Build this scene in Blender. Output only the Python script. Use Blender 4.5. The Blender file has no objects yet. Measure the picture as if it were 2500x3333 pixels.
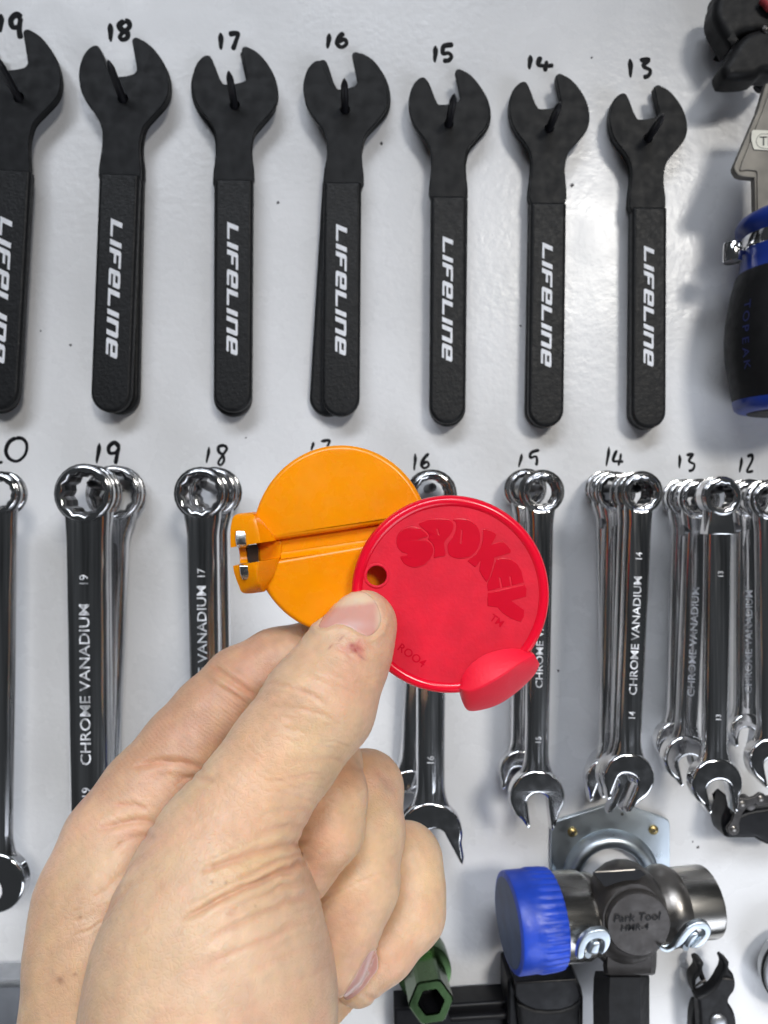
import bpy, bmesh, math, random
import numpy as np
from mathutils import Vector, Matrix
random.seed(7); rng = np.random.default_rng(7)
SC = bpy.context.scene; COL = SC.collection
U = 0.001                       # millimetres to metres
D = 360.0                       # camera to wall, mm
K = 0.15572 / 360.0             # mm per photo pixel per mm of distance

# ------------------------------------------------------------------ camera, world, lamps
cam = bpy.data.cameras.new('camera'); cob = bpy.data.objects.new('camera', cam); COL.objects.link(cob)
cob.location = (0, -D * U, 0); cob.rotation_euler = (math.radians(90), 0, 0)
cam.sensor_fit = 'VERTICAL'; cam.sensor_height = 34.6; cam.sensor_width = 25.96; cam.lens = 24
cam.clip_start = 0.01; cam.clip_end = 50
cam.dof.use_dof = True; cam.dof.focus_distance = 0.168; cam.dof.aperture_fstop = 30
SC.camera = cob
W = bpy.data.worlds.new('World'); SC.world = W; W.use_nodes = True
bg = W.node_tree.nodes['Background']; bg.inputs[0].default_value = (0.86, 0.93, 1.0, 1); bg.inputs[1].default_value = 0.042
SC.view_settings.view_transform = 'Standard'; SC.view_settings.look = 'None'
SC.view_settings.exposure = 0.06; SC.view_settings.gamma = 1
SC.cycles.max_bounces = 8; SC.cycles.caustics_reflective = False; SC.cycles.caustics_refractive = False

def lamp(name, loc, target, power, sx, sy, color=(1, 1, 1), spread=180):
    l = bpy.data.lights.new(name, 'AREA'); l.shape = 'RECTANGLE'; l.size = sx; l.size_y = sy
    l.energy = power; l.color = color; l.spread = math.radians(spread)
    o = bpy.data.objects.new(name, l); COL.objects.link(o); o.location = loc
    o.rotation_euler = (Vector(target) - Vector(loc)).to_track_quat('-Z', 'Y').to_euler()
    return o
lamp('ceiling_lamp', (1.06, -3.0, 1.24), (0.15, 0, -0.42), 2.2, 0.62, 0.5, (1, 0.965, 0.90), 32)
lamp('ceiling_lamp', (0.02, -1.9, 1.75), (0.06, -0.08, -0.58), 2.5, 1.3, 0.6, (0.86, 0.915, 1), 36)
lamp('ceiling_lamp', (-0.95, -2.1, 1.45), (-0.02, -0.1, -0.56), 2.0, 1.1, 0.8, (0.86, 0.915, 1), 38)
lamp('low_bounce_fill', (0.95, -1.2, -1.35), (0.02, -0.03, -0.28), 4.7, 1.6, 0.9, (0.84, 0.895, 1), 90)  # added fill from below, standing in for bounced light; no lamp there

# ------------------------------------------------------------------ materials
def mat(name, color, rough=0.5, metal=0.0, spec=0.5, bump=0.0, bscale=200.0, mott=0.0, mscale=20.0, coat=0.0, sss=0.0,
        rvar=0.0, aniso=None, bdetail=3.0, attr=None, sheen=0.0):
    m = bpy.data.materials.new(name); m.use_nodes = True
    nt = m.node_tree; b = nt.nodes['Principled BSDF']
    b.inputs['Base Color'].default_value = (*color, 1); b.inputs['Roughness'].default_value = rough
    b.inputs['Metallic'].default_value = metal; b.inputs['Specular IOR Level'].default_value = spec
    if coat: b.inputs['Coat Weight'].default_value = coat; b.inputs['Coat Roughness'].default_value = 0.08
    tc = nt.nodes.new('ShaderNodeTexCoord')
    def noise(scale, detail=3.0):
        n = nt.nodes.new('ShaderNodeTexNoise'); n.inputs['Scale'].default_value = scale; n.inputs['Detail'].default_value = detail
        v = tc.outputs['Object']
        if aniso:
            mp = nt.nodes.new('ShaderNodeMapping'); mp.inputs['Scale'].default_value = aniso
            nt.links.new(v, mp.inputs['Vector']); v = mp.outputs['Vector']
        nt.links.new(v, n.inputs['Vector']); return n
    colsrc = None
    if attr:
        a = nt.nodes.new('ShaderNodeAttribute'); a.attribute_name = attr; colsrc = a.outputs['Color']
        nt.links.new(colsrc, b.inputs['Base Color'])
    if mott:
        n = noise(mscale, 5); mx = nt.nodes.new('ShaderNodeMixRGB'); mx.blend_type = 'MULTIPLY'; mx.inputs['Fac'].default_value = 1
        r = nt.nodes.new('ShaderNodeMapRange'); r.inputs['From Min'].default_value = 0.3; r.inputs['From Max'].default_value = 0.7
        r.inputs['To Min'].default_value = 1 - mott; r.inputs['To Max'].default_value = 1 + mott * 0.4
        nt.links.new(n.outputs['Fac'], r.inputs['Value'])
        if colsrc: nt.links.new(colsrc, mx.inputs['Color1'])
        else: mx.inputs['Color1'].default_value = (*color, 1)
        nt.links.new(r.outputs['Result'], mx.inputs['Color2']); nt.links.new(mx.outputs['Color'], b.inputs['Base Color'])
    if rvar:
        n = noise(mscale * 3, 4); r = nt.nodes.new('ShaderNodeMapRange')
        r.inputs['From Min'].default_value = 0.3; r.inputs['From Max'].default_value = 0.7
        r.inputs['To Min'].default_value = max(0.02, rough - rvar); r.inputs['To Max'].default_value = rough + rvar
        nt.links.new(n.outputs['Fac'], r.inputs['Value']); nt.links.new(r.outputs['Result'], b.inputs['Roughness'])
    if bump:
        n = noise(bscale, bdetail); bp = nt.nodes.new('ShaderNodeBump'); bp.inputs['Strength'].default_value = 1.0
        bp.inputs['Distance'].default_value = bump * U
        nt.links.new(n.outputs['Fac'], bp.inputs['Height']); nt.links.new(bp.outputs['Normal'], b.inputs['Normal'])
    if sss:
        b.inputs['Subsurface Weight'].default_value = sss; b.inputs['Subsurface Radius'].default_value = (1.0, 0.36, 0.2)
        b.inputs['Subsurface Scale'].default_value = 0.0022
    return m
M = dict(
    wall=mat('white_painted_board', (0.765, 0.765, 0.775), 0.28, bump=0.15, bscale=260, mott=0.085, mscale=14, rvar=0.06, bdetail=2),
    ink=mat('marker_ink', (0.004, 0.004, 0.006), 0.6, spec=0.2, mott=0.3, mscale=300),
    speck=mat('dirt_speck', (0.09, 0.085, 0.09), 0.8),
    steel_black=mat('black_oxide_steel', (0.005, 0.0055, 0.0068), 0.5, spec=0.2, bump=0.03, bscale=900, mott=0.25, mscale=60, rvar=0.08),
    grip=mat('black_dipped_vinyl', (0.006, 0.0064, 0.0075), 0.5, spec=0.28, bump=0.22, bscale=700, mott=0.3, mscale=150, rvar=0.08),
    print=mat('white_print', (0.78, 0.79, 0.83), 0.5, mott=0.12, mscale=500),
    peg=mat('black_coated_peg', (0.012, 0.012, 0.015), 0.35, bump=0.05, bscale=500),
    chrome=mat('polished_chrome', (0.72, 0.72, 0.73), 0.10, 1.0, bump=0.02, bscale=160, mott=0.10, mscale=60, rvar=0.04),
    chrome_shaft=mat('streak_painted_chrome_shank', (0.80, 0.80, 0.81), 0.13, 1.0, bump=0.16, bscale=420, mott=0.62, mscale=330, rvar=0.07, aniso=(1, 1, .025)),  # colour streaks painted in place of reflections from a varied room
    chrome_dark=mat('shade_darkened_chrome', (0.16, 0.16, 0.165), 0.3, 1.0, bump=0.03, bscale=200, mott=0.2, mscale=80),  # chrome darkened in its colour to paint the shade inside the rings
    chrome_text=mat('stamped_letter_chrome', (0.80, 0.81, 0.84), 0.55, 0.35, mott=0.75, mscale=420),
    zinc=mat('zinc_plated_steel', (0.52, 0.58, 0.63), 0.36, 1.0, bump=0.06, bscale=90, mott=0.14, mscale=35, rvar=0.1),
    cast=mat('worn_cast_steel', (0.24, 0.225, 0.21), 0.36, 0.95, bump=0.10, bscale=220, mott=0.3, mscale=60, rvar=0.1),
    castdark=mat('dark_phosphate_steel', (0.075, 0.069, 0.066), 0.42, 0.7, bump=0.10, bscale=300, mott=0.3, mscale=70, rvar=0.1),
    brushed=mat('brushed_steel', (0.42, 0.405, 0.38), 0.26, 1.0, bump=0.05, bscale=120, mott=0.25, mscale=40, rvar=0.1, aniso=(0.15, 1, 1)),
    blade=mat('ground_tool_steel', (0.22, 0.205, 0.18), 0.55, 0.35, bump=0.06, bscale=200, mott=0.22, mscale=50, rvar=0.08),
    brass=mat('yellow_passivated_screw', (0.55, 0.42, 0.18), 0.35, 1.0, mott=0.3, mscale=300),
    blue=mat('blue_plastic_cap', (0.012, 0.065, 0.56), 0.42, bump=0.12, bscale=350, mott=0.28, mscale=80, rvar=0.08),
    bluedark=mat('dirty_blue_plastic_face', (0.055, 0.09, 0.20), 0.5, bump=0.1, bscale=300, mott=0.35, mscale=90),
    navy=mat('blue_handle_plastic', (0.010, 0.035, 0.26), 0.32, bump=0.04, bscale=300, mott=0.12, mscale=60),
    navytext=mat('dark_blue_print', (0.016, 0.022, 0.11), 0.45),
    rubber=mat('black_rubber', (0.007, 0.007, 0.008), 0.55, spec=0.3, bump=0.08, bscale=500, mott=0.3, mscale=80, rvar=0.08),
    plastic=mat('black_gloss_plastic', (0.006, 0.006, 0.0075), 0.4, spec=0.25, bump=0.05, bscale=250, mott=0.2, mscale=60, rvar=0.08),
    cream=mat('cream_label', (0.76, 0.74, 0.64), 0.5, mott=0.08, mscale=200),
    labelink=mat('label_ink', (0.05, 0.05, 0.045), 0.6),
    green=mat('green_anodised_aluminium', (0.065, 0.115, 0.05), 0.24, 1.0, bump=0.03, bscale=200, mott=0.2, mscale=70, rvar=0.06),
    alu=mat('dull_aluminium', (0.48, 0.49, 0.51), 0.42, 0.9, bump=0.08, bscale=260, mott=0.25, mscale=60, rvar=0.1),
    aludark=mat('grey_painted_rail', (0.17, 0.18, 0.20), 0.5, 0.3, bump=0.06, bscale=300, mott=0.25, mscale=60),
    chain=mat('oily_chain_steel', (0.085, 0.08, 0.078), 0.38, 0.85, bump=0.08, bscale=300, mott=0.4, mscale=120),
    pink=mat('red_rubber', (0.42, 0.05, 0.06), 0.5),
    orange=mat('orange_nylon', (0.88, 0.29, 0.0), 0.27, spec=0.45, bump=0.035, bscale=420, mott=0.07, mscale=70, sss=0.25, rvar=0.08),
    red=mat('red_gloss_nylon', (0.74, 0.004, 0.026), 0.2, bump=0.015, bscale=300, sss=0.2, mott=0.03, mscale=60),
    redmatte=mat('red_matte_nylon', (0.68, 0.008, 0.030), 0.55, spec=0.3, bump=0.07, bscale=1300, sss=0.2, mott=0.16, mscale=130, rvar=.08),
    redlug_lit=mat('red_lug_nylon_lit', (0.80, 0.012, 0.040), 0.42, spec=0.4, bump=0.05, bscale=1300, sss=0.25, mott=0.06, mscale=130),  # same red nylon, lightened in colour as if tilted to the lamps
    redletter_dimmed=mat('red_letter_nylon_dimmed', (0.60, 0.003, 0.020), 0.26, spec=0.4, sss=0.2, mott=0.06, mscale=200),  # same red nylon, colour darkened to suggest dark reflections on glossy letters
    insert=mat('hardened_insert_steel', (0.72, 0.71, 0.70), 0.24, 1.0, bump=0.06, bscale=400, mott=0.25, mscale=200, rvar=0.1),
)

# ------------------------------------------------------------------ object helpers
ORG = {}
def thing(name, label, cat, loc, group=None):
    o = bpy.data.objects.new(name, None); COL.objects.link(o); o.empty_display_size = 0.01
    o.location = [c * U for c in loc]; ORG[o.name] = Vector(loc); o['label'] = label; o['category'] = cat
    if group: o['group'] = group
    return o
def tag(o, label, cat, group=None):
    o['label'] = label; o['category'] = cat
    if group: o['group'] = group
    return o
def mesh_obj(name, V, F, m, parent=None, smooth=True, loc=None, weighted=False, angle=None):
    org = ORG[parent.name] if parent else Vector(loc if loc is not None else np.mean(np.asarray(V, float), axis=0))
    me = bpy.data.meshes.new(name)
    A = (np.asarray(V, float) - np.array(org)) * U
    me.from_pydata(A.tolist(), [], [list(map(int, f)) for f in F]); me.materials.append(M[m] if isinstance(m, str) else m)
    bm = bmesh.new(); bm.from_mesh(me); bmesh.ops.recalc_face_normals(bm, faces=bm.faces); bm.to_mesh(me); bm.free()
    if smooth: me.polygons.foreach_set('use_smooth', [True] * len(me.polygons))
    if smooth and angle: me.set_sharp_from_angle(angle=math.radians(angle))
    o = bpy.data.objects.new(name, me); COL.objects.link(o)
    if parent: o.parent = parent
    else: o.location = org * U
    ORG[o.name] = org
    if weighted:
        w = o.modifiers.new('weighted', 'WEIGHTED_NORMAL'); w.keep_sharp = True; w.weight = 80
    return o
class MB:
    def __init__(s): s.V = []; s.F = []
    def add(s, V, F):
        n = len(s.V); s.V += [tuple(map(float, v)) for v in V]; s.F += [[int(i) + n for i in f] for f in F]; return s
    def build(s, name, m, parent=None, **k): return mesh_obj(name, s.V, s.F, m, parent, **k)

def P(px, py, h): d = D - h; return np.array([(px - 1250) * K * d, -h, (1666.5 - py) * K * d])
def PD(px, py, d): return np.array([(px - 1250) * K * d, d - D, (1666.5 - py) * K * d])
def P2(px, py, h): q = P(px, py, h); return (q[0], q[2])
def cr(pts, n=5, closed=True):                       # Catmull-Rom through points
    p = np.asarray(pts, float); N = len(p); out = []
    for i in range(N if closed else N - 1):
        if closed: a, b, c, d = p[i - 1], p[i], p[(i + 1) % N], p[(i + 2) % N]
        else: a, b, c, d = p[max(i - 1, 0)], p[i], p[i + 1], p[min(i + 2, N - 1)]
        for t in np.arange(n) / n:
            out.append(0.5 * (2 * b + (c - a) * t + (2 * a - 5 * b + 4 * c - d) * t * t + (3 * b - a - 3 * c + d) * t ** 3))
    if not closed: out.append(p[-1])
    return np.array(out)
def circ(cx, cy, r, n=48, a0=0, a1=360):
    full = abs(a1 - a0) >= 360
    return [(cx + r * math.cos(math.radians(a)), cy + r * math.sin(math.radians(a))) for a in np.linspace(a0, a1, n, endpoint=not full)]
def star(cx, cy, r, pts=12, depth=0.12, rot=0):
    return [(cx + r * (1 - (depth if i % 2 else 0)) * math.cos(rot + math.pi * i / pts), cy + r * (1 - (depth if i % 2 else 0)) * math.sin(rot + math.pi * i / pts)) for i in range(2 * pts)]
_DG = None
def curve_mesh(splines, half, bevel, res=3):
    cu = bpy.data.curves.new('c', 'CURVE'); cu.dimensions = '2D'; cu.fill_mode = 'BOTH'
    cu.extrude = max(half - bevel, 0) ; cu.bevel_depth = bevel; cu.offset = -bevel; cu.bevel_resolution = res
    for s in splines:
        sp = cu.splines.new('POLY'); sp.points.add(len(s) - 1)
        for i, q in enumerate(s): sp.points[i].co = (q[0], q[1], 0, 1)
        sp.use_cyclic_u = True
    o = bpy.data.objects.new('c', cu); COL.objects.link(o)
    dg = bpy.context.evaluated_depsgraph_get(); dg.update()
    me = bpy.data.meshes.new_from_object(o.evaluated_get(dg), depsgraph=dg)
    bm = bmesh.new(); bm.from_mesh(me); bmesh.ops.remove_doubles(bm, verts=bm.verts, dist=1e-4)
    V = [v.co[:] for v in bm.verts]; F = [[v.index for v in f.verts] for f in bm.faces]; bm.free()
    bpy.data.objects.remove(o); bpy.data.curves.remove(cu); bpy.data.meshes.remove(me)
    return V, F
def plate_geo(splines, h0, h1, bevel, res=3):        # splines in (x, z) mm
    V, F = curve_mesh(splines, (h1 - h0) / 2, bevel, res)
    mid = (h0 + h1) / 2
    return [(v[0], -(mid + v[2]), v[1]) for v in V], F
def plate(name, splines, h0, h1, bevel, m, parent=None, res=3, **k):
    V, F = plate_geo(splines, h0, h1, bevel, res)
    return mesh_obj(name, V, F, m, parent, weighted=True, angle=50, **k)
def px2(pts, h): return [P2(x, y, h) for x, y in pts]
_TXT = {}
def text_geo(s, thick=0.0):
    if (s, thick) in _TXT: return _TXT[(s, thick)]
    cu = bpy.data.curves.new('t', 'FONT'); cu.body = s; cu.size = 1.0; cu.align_x = 'CENTER'; cu.align_y = 'CENTER'; cu.extrude = thick; cu.resolution_u = 3; cu.offset = 0.008
    o = bpy.data.objects.new('t', cu); COL.objects.link(o)
    dg = bpy.context.evaluated_depsgraph_get(); dg.update()
    me = bpy.data.meshes.new_from_object(o.evaluated_get(dg), depsgraph=dg)
    V = np.array([v.co[:] for v in me.vertices]); F = [list(p.vertices) for p in me.polygons]
    bpy.data.objects.remove(o); bpy.data.curves.remove(cu); bpy.data.meshes.remove(me)
    _TXT[(s, thick)] = (V, F); return V, F
def frame_sweep(path, radii, n=10, cap=True, squash=None):
    path = np.asarray(path, float); N = len(path); radii = np.broadcast_to(np.asarray(radii, float), (N,))
    T = np.gradient(path, axis=0); T /= np.linalg.norm(T, axis=1)[:, None] + 1e-12
    up = np.array([0, 0, 1.0]) if abs(T[0][2]) < 0.9 else np.array([1.0, 0, 0])
    a = np.cross(T[0], up); a /= np.linalg.norm(a); V = []; F = []
    for i in range(N):
        a = a - T[i] * (a @ T[i]); a /= np.linalg.norm(a); b = np.cross(T[i], a)
        for j in range(n):
            t = 2 * math.pi * j / n; V.append(path[i] + radii[i] * (math.cos(t) * a + math.sin(t) * b))
    for i in range(N - 1):
        for j in range(n): F.append((i * n + j, i * n + (j + 1) % n, (i + 1) * n + (j + 1) % n, (i + 1) * n + j))
    if cap: F.append(tuple(range(n))); F.append(tuple(range((N - 1) * n, N * n)))
    return V, F
def lathe_geo(prof, o, ax, n=48, flute=None):        # prof [(radius, distance along axis)]
    o = np.asarray(o, float); ax = np.asarray(ax, float); ax = ax / np.linalg.norm(ax)
    u = np.cross(ax, (0, 0, 1.0) if abs(ax[2]) < 0.9 else (1.0, 0, 0)); u /= np.linalg.norm(u); v = np.cross(ax, u); V = []; F = []
    for i, (r, t) in enumerate(prof):
        for j in range(n):
            a = 2 * math.pi * j / n; rr = r * (flute(i, j) if flute else 1)
            V.append(o + ax * t + rr * (math.cos(a) * u + math.sin(a) * v))
    for i in range(len(prof) - 1):
        for j in range(n): F.append((i * n + j, i * n + (j + 1) % n, (i + 1) * n + (j + 1) % n, (i + 1) * n + j))
    F.append(tuple(range(n))); F.append(tuple(range((len(prof) - 1) * n, len(prof) * n)))
    return V, F
def loft(rings, closed=True, caps=True):
    n = len(rings[0]); V = [p for r in rings for p in r]; F = []
    for i in range(len(rings) - 1):
        for j in range(n if closed else n - 1): F.append((i * n + j, i * n + (j + 1) % n, (i + 1) * n + (j + 1) % n, (i + 1) * n + j))
    if caps: F.append(tuple(range(n))); F.append(tuple(range((len(rings) - 1) * n, len(rings) * n)))
    return V, F
def sm(name, geo, m, parent=None, angle=40, **k): return mesh_obj(name, geo[0], geo[1], m, parent, angle=angle, **k)

# ------------------------------------------------------------------ the wall board with its pen marks
bx = 700; wall = mesh_obj('wall', [(-bx, 0, -bx), (bx, 0, -bx), (bx, 0, bx), (-bx, 0, bx), (-bx, 18, -bx), (bx, 18, -bx), (bx, 18, bx), (-bx, 18, bx)],
    [(0, 1, 2, 3), (4, 5, 6, 7), (0, 1, 5, 4), (1, 2, 6, 5), (2, 3, 7, 6), (3, 0, 4, 7)], 'wall', smooth=False, loc=(0, 0, 0))
wall['kind'] = 'structure'; wall['label'] = 'glossy white painted tool board with handwritten size numbers'
def T1(p): return [(x * .7535, y * .7535) for x, y in p]
def T2(p): return [(1250 + x * .7535, y * .7535) for x, y in p]
def T3(p): return [(x * .633, 1350 + y * .633) for x, y in p]
def T4(p): return [(700 + x * .693, 1400 + y * .693) for x, y in p]
def T5(p): return [(1550 + x * .633, 1350 + y * .633) for x, y in p]
def number(strokes, w):
    mb = MB()
    for k, s in enumerate(strokes):
        s = cr(s, 6, False) if len(s) > 2 else np.array([np.array(s[0]) + (np.array(s[1]) - np.array(s[0])) * t + np.array([1.5 * math.sin(t * 5), 0]) for t in np.linspace(0, 1, 8)])
        path = np.array([P(x, y, 0) for x, y in s]); n = len(path)
        r = w * .62 * .1557 * (1 + .16 * np.sin(np.linspace(0, 6, n) + k)); ends = np.concatenate([[0.35, .8], np.ones(n - 4), [.85, .4]]) if n > 5 else np.ones(n)
        V, F = frame_sweep(path, r * ends, 8)
        V = [(v[0], -abs(v[1]) * .06 - 0.02 - .004 * k if v[1] < 0 else 0.3, v[2]) for v in V]
        mb.add(V, F)
    mb.build('handwritten_number', 'ink', wall)
number([T1([(4, 60), (5, 140)]), T1([(90, 80), (72, 65), (50, 85), (55, 115), (80, 112), (90, 80), (85, 130), (92, 168)])], 17)
number([T1([(475, 100), (482, 180)]), T1([(540, 92), (518, 108), (527, 127), (552, 142), (550, 165), (530, 173), (517, 160), (530, 140), (557, 118), (555, 97), (538, 92)])], 16)
number([T1([(952, 142), (958, 215)]), T1([(988, 147), (1012, 143), (1030, 147), (1020, 180), (1007, 217)])], 15)
number([T1([(1422, 145), (1418, 210)]), T1([(1487, 143), (1467, 162), (1458, 188), (1475, 203), (1495, 190), (1488, 172), (1463, 182)])], 14)
number([T2([(222, 198), (222, 270)]), T2([(300, 195), (275, 197), (258, 203), (256, 230), (278, 228), (292, 243), (280, 262), (254, 263)])], 14)
number([T2([(632, 238), (630, 300)]), T2([(678, 245), (668, 278), (700, 284), (732, 281)]), T2([(702, 262), (698, 310)])], 14)
number([T2([(1062, 255), (1068, 335)]), T2([(1105, 260), (1143, 258), (1122, 285), (1150, 303), (1143, 328), (1120, 336)])], 14)
number([T3([(-30, 238), (-8, 245), (14, 242)]), T3([(85, 120), (50, 140), (32, 185), (50, 225), (90, 237), (128, 205), (137, 155), (115, 124), (80, 122)])], 11)
number([T3([(512, 145), (500, 250)]), T3([(614, 170), (590, 145), (562, 165), (565, 195), (595, 193), (612, 168), (605, 200), (595, 255)])], 12)
number([T3([(1075, 165), (1065, 248)]), T3([(1157, 158), (1127, 165), (1127, 190), (1147, 207), (1153, 237), (1135, 260), (1122, 245), (1145, 207), (1165, 175), (1152, 158)])], 9)
number([T4([(462, 55), (455, 95)]), T4([(497, 52), (537, 48), (530, 75), (515, 115)])], 9)
number([T4([(940, 110), (938, 190)]), T4([(1005, 110), (980, 137), (970, 165), (985, 178), (1003, 165), (993, 150), (972, 165)])], 9)
number([T5([(234, 200), (222, 270)]), T5([(326, 182), (285, 195), (280, 220), (305, 213), (314, 230), (310, 262)])], 9)
number([T5([(683, 165), (672, 265)]), T5([(724, 182), (705, 234), (730, 238), (757, 240)]), T5([(744, 198), (735, 262)])], 9)
number([T5([(1045, 205), (1048, 275)]), T5([(1080, 207), (1113, 203), (1096, 237), (1122, 255), (1115, 283), (1092, 290)])], 9)
number([T5([(1365, 218), (1358, 296)]), T5([(1393, 215), (1418, 206), (1420, 235), (1394, 290), (1425, 288)])], 9)
for x, y, r in [(1926, 188, 4), (1862, 604, 6), (1242, 467, 5), (905, 660, 5), (1695, 1060, 4), (230, 1123, 5), (2272, 2758, 5), (133, 1077, 3), (800, 1425, 3), (2404, 2215, 4), (1817, 2183, 4), (2255, 2740, 3)]:
    cs = [(x + r * (1 + .35 * math.sin(k * 2.3 + x)) * math.cos(k / 9 * 6.283), y + r * (1 + .35 * math.cos(k * 1.7 + y)) * math.sin(k / 9 * 6.283)) for k in range(9)]
    c = P(x, y, .25); ring = [P(a, b, 0.02) for a, b in cs]
    mesh_obj('paint_chip', ring + [c], [(k, (k + 1) % 9, 9) for k in range(9)], 'speck', wall)
# raised blob of paint beside the hammer
V, F = lathe_geo([(2.2, 0.02), (1.9, .35), (1.3, .55), (.5, .5), (.1, .45)], P(2228, 3138, 0), (0, -1, 0), 20); sm('paint_blob', (V, F), 'wall', wall)

# ------------------------------------------------------------------ cone spanners
HEAD = [(935, 800), (935, 640), (930, 572), (905, 520), (862, 465), (836, 410), (828, 340), (842, 280), (866, 245), (890, 232), (908, 240), (925, 275), (942, 320), (955, 345), (968, 357), (1010, 355), (1050, 345), (1063, 333), (1065, 318), (1055, 270), (1045, 225), (1042, 205), (1052, 194), (1070, 196), (1115, 222), (1160, 275), (1190, 335), (1200, 400), (1186, 455), (1140, 512), (1105, 555), (1092, 600), (1088, 650), (1087, 800)]
HEADS = cr(HEAD, 4)
GL = dict(
    L=(0.75, [[(0, 0), (.75, 0), (.75, .2), (.22, .2), (.22, 1), (0, 1)]]), I=(0.22, [[(0, 0), (.22, 0), (.22, 1), (0, 1)]]),
    F=(0.75, [[(0, 0), (.22, 0), (.22, .38), (.6, .38), (.6, .58), (.22, .58), (.22, .8), (.75, .8), (.75, 1), (.08, 1), (0, .9)]]),
    e=(0.75, [[(.1, 0), (.72, 0), (.72, .2), (.22, .2), (.22, .38), (.75, .38), (.75, .9), (.66, 1), (.1, 1), (0, .9), (0, .1)], [(.22, .57), (.22, .8), (.53, .8), (.53, .57)]]),
    n=(0.75, [[(0, 0), (.22, 0), (.22, .8), (.53, .8), (.53, 0), (.75, 0), (.75, .9), (.66, 1), (0, 1)]]))
def logo_splines():
    x = 0; out = []
    for ch in 'LIFeLIne':
        w, sp = GL[ch]
        for s in sp: out.append([((a + x) * 2.05 + .42 * b, b) for a, b in s])
        x += w + .13
    tot = (x - .13) * 2.05 + .42
    return [[(a / tot, b - .5) for a, b in s] for s in out]
LOGO = logo_splines()
def spanner(label, hole, s, gtop, gbot, h, rot=0.0, dx=0.0, dz=0.0, logo=True, eye=None):
    hs, hg = h - .6, h + .6
    piv = np.array(P2(*hole, h)); c, sn = math.cos(rot), math.sin(rot)
    def tr(pts):
        q = np.asarray(pts, float) - piv
        return [(piv[0] + c * x - sn * y + dx, piv[1] + sn * x + c * y + dz) for x, y in q]
    lean = math.atan2(gbot[0] - gtop[0], gbot[1] - gtop[1]); cl, sl = math.cos(lean), math.sin(lean)
    def hp(cx, cy): 
        a, b = (cx - 1013) * .7535 * s, (cy - 447) * .7535 * s
        return (hole[0] + a * cl + b * sl, hole[1] - a * sl + b * cl)
    pts = [hp(x, y) for x, y in HEADS]; hc = circ(*(eye or hole), 15 * s, 20)
    t = thing('cone_spanner', label, 'spanner', (*[piv[0] + dx], -h, piv[1] + dz), 'black cone spanners')
    plate('spanner_head', [tr(px2(pts, h)), tr(px2(hc, h))], h - 3.6, hs, .45, 'steel_black', t)
    w = 62 * s; L = gbot[1] - gtop[1]; ux, uy = sl, cl; vx, vy = cl, -sl
    def gp(a, b): return (gtop[0] + ux * a + vx * b, gtop[1] + uy * a + vy * b)
    o = [gp(5, -w), gp(0, -w + 6), gp(0, w - 6), gp(5, w)] + [gp(L - 62 * s + 62 * s * math.sin(a), w * math.cos(a)) for a in np.linspace(0, math.pi, 20)]
    g = plate('grip_sleeve', [tr(px2(o, h))], h - 4.9, hg, 1.7, 'grip', t, res=4)
    if logo:
        sp = [[gp(140 * s + 437 * s * a, b * 36 * s - 2) for a, b in q] for q in LOGO]
        plate('lettering', [tr(px2(q, hg)) for q in sp], hg - .1, hg + .12, .03, 'print', g, res=0)
    return t
def peg(label, hole, tip, hr, ht, r=1.9, cat='peg', group='black hanging pegs'):
    a = P(*hole, hr); b = P(*tip, ht); root = a + (a - b) * (hr + 6) / (ht - hr)
    root = a + (a - b) / (ht - hr) * (hr + 4)
    dirv = (b - root) / np.linalg.norm(b - root); L = np.linalg.norm(b - root)
    path = [root, root + dirv * (L - 4.5), root + dirv * (L - 3), root + dirv * (L - 1), b]
    V, F = frame_sweep(path, [r, r * .92, r * .8, r * .45, .35], 14)
    return tag(sm('peg', (V, F), 'peg', loc=root), label, cat, group)
WN = {20: 'twenty', 19: 'nineteen', 18: 'eighteen', 17: 'seventeen', 16: 'sixteen', 15: 'fifteen', 14: 'fourteen', 13: 'thirteen', 12: 'twelve'}
CS = [  # size, hole, scale, grip top, grip bottom, peg tip
    (19, (38, 300), 1.10, (32, 551), (-12, 1337), (-14, 182)), (18, (398, 318), 1.05, (388, 564), (358, 1343), (352, 196)), (17, (763, 339), 1.0, (761, 582), (756, 1341), (744, 232)),
    (16, (1123, 354), .985, (1115, 591), (1109, 1355), (1121, 256)), (15, (1461, 401), .94, (1461, 637), (1456, 1379), (1479, 306)), (14, (1789, 415), .935, (1786, 658), (1777, 1390), (1823, 333)), (13, (2112, 447), .905, (2115, 673), (2112, 1394), (2160, 372))]
BACK = {19: (-.004, .4, -1.2), 18: (.018, 1.2, -.8), 17: (.004, -.6, -2.2), 16: (-.052, 1.2, -.3), 15: (-.004, .8, -1.2), 14: (-.006, -.6, -.4), 13: (-.004, -.8, -.6)}
WORD = {19: 'cut off at the left edge', 18: 'widest of those shown whole', 17: 'between the 16 and 18 pairs', 16: 'hanging straight before a skewed twin', 15: 'with a thin shadow to its left', 14: 'second from the right end of the row', 13: 'smallest and rightmost of the row'}
for n, hole, s, gt, gb, tip in CS:
    spanner('front black cone spanner under upper number %s, %s' % (WN[n], WORD[n]), hole, s, gt, gb, 11.6, eye=(58, 314) if n == 19 else None)
    r, dx, dz = BACK[n]
    spanner(('rear cone spanner swung out to the left behind the one under %s' if n == 16 else 'rear black cone spanner behind its twin under upper number %s') % WN[n], hole, s, gt, gb, 5.4, r, dx, dz, logo=False, eye=(58, 314) if n == 19 else None)
    peg('pointed black peg through the pair of cone spanners under upper number %s' % WN[n], (58, 314) if n == 19 else hole, tip, 11.6, 30)

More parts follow.
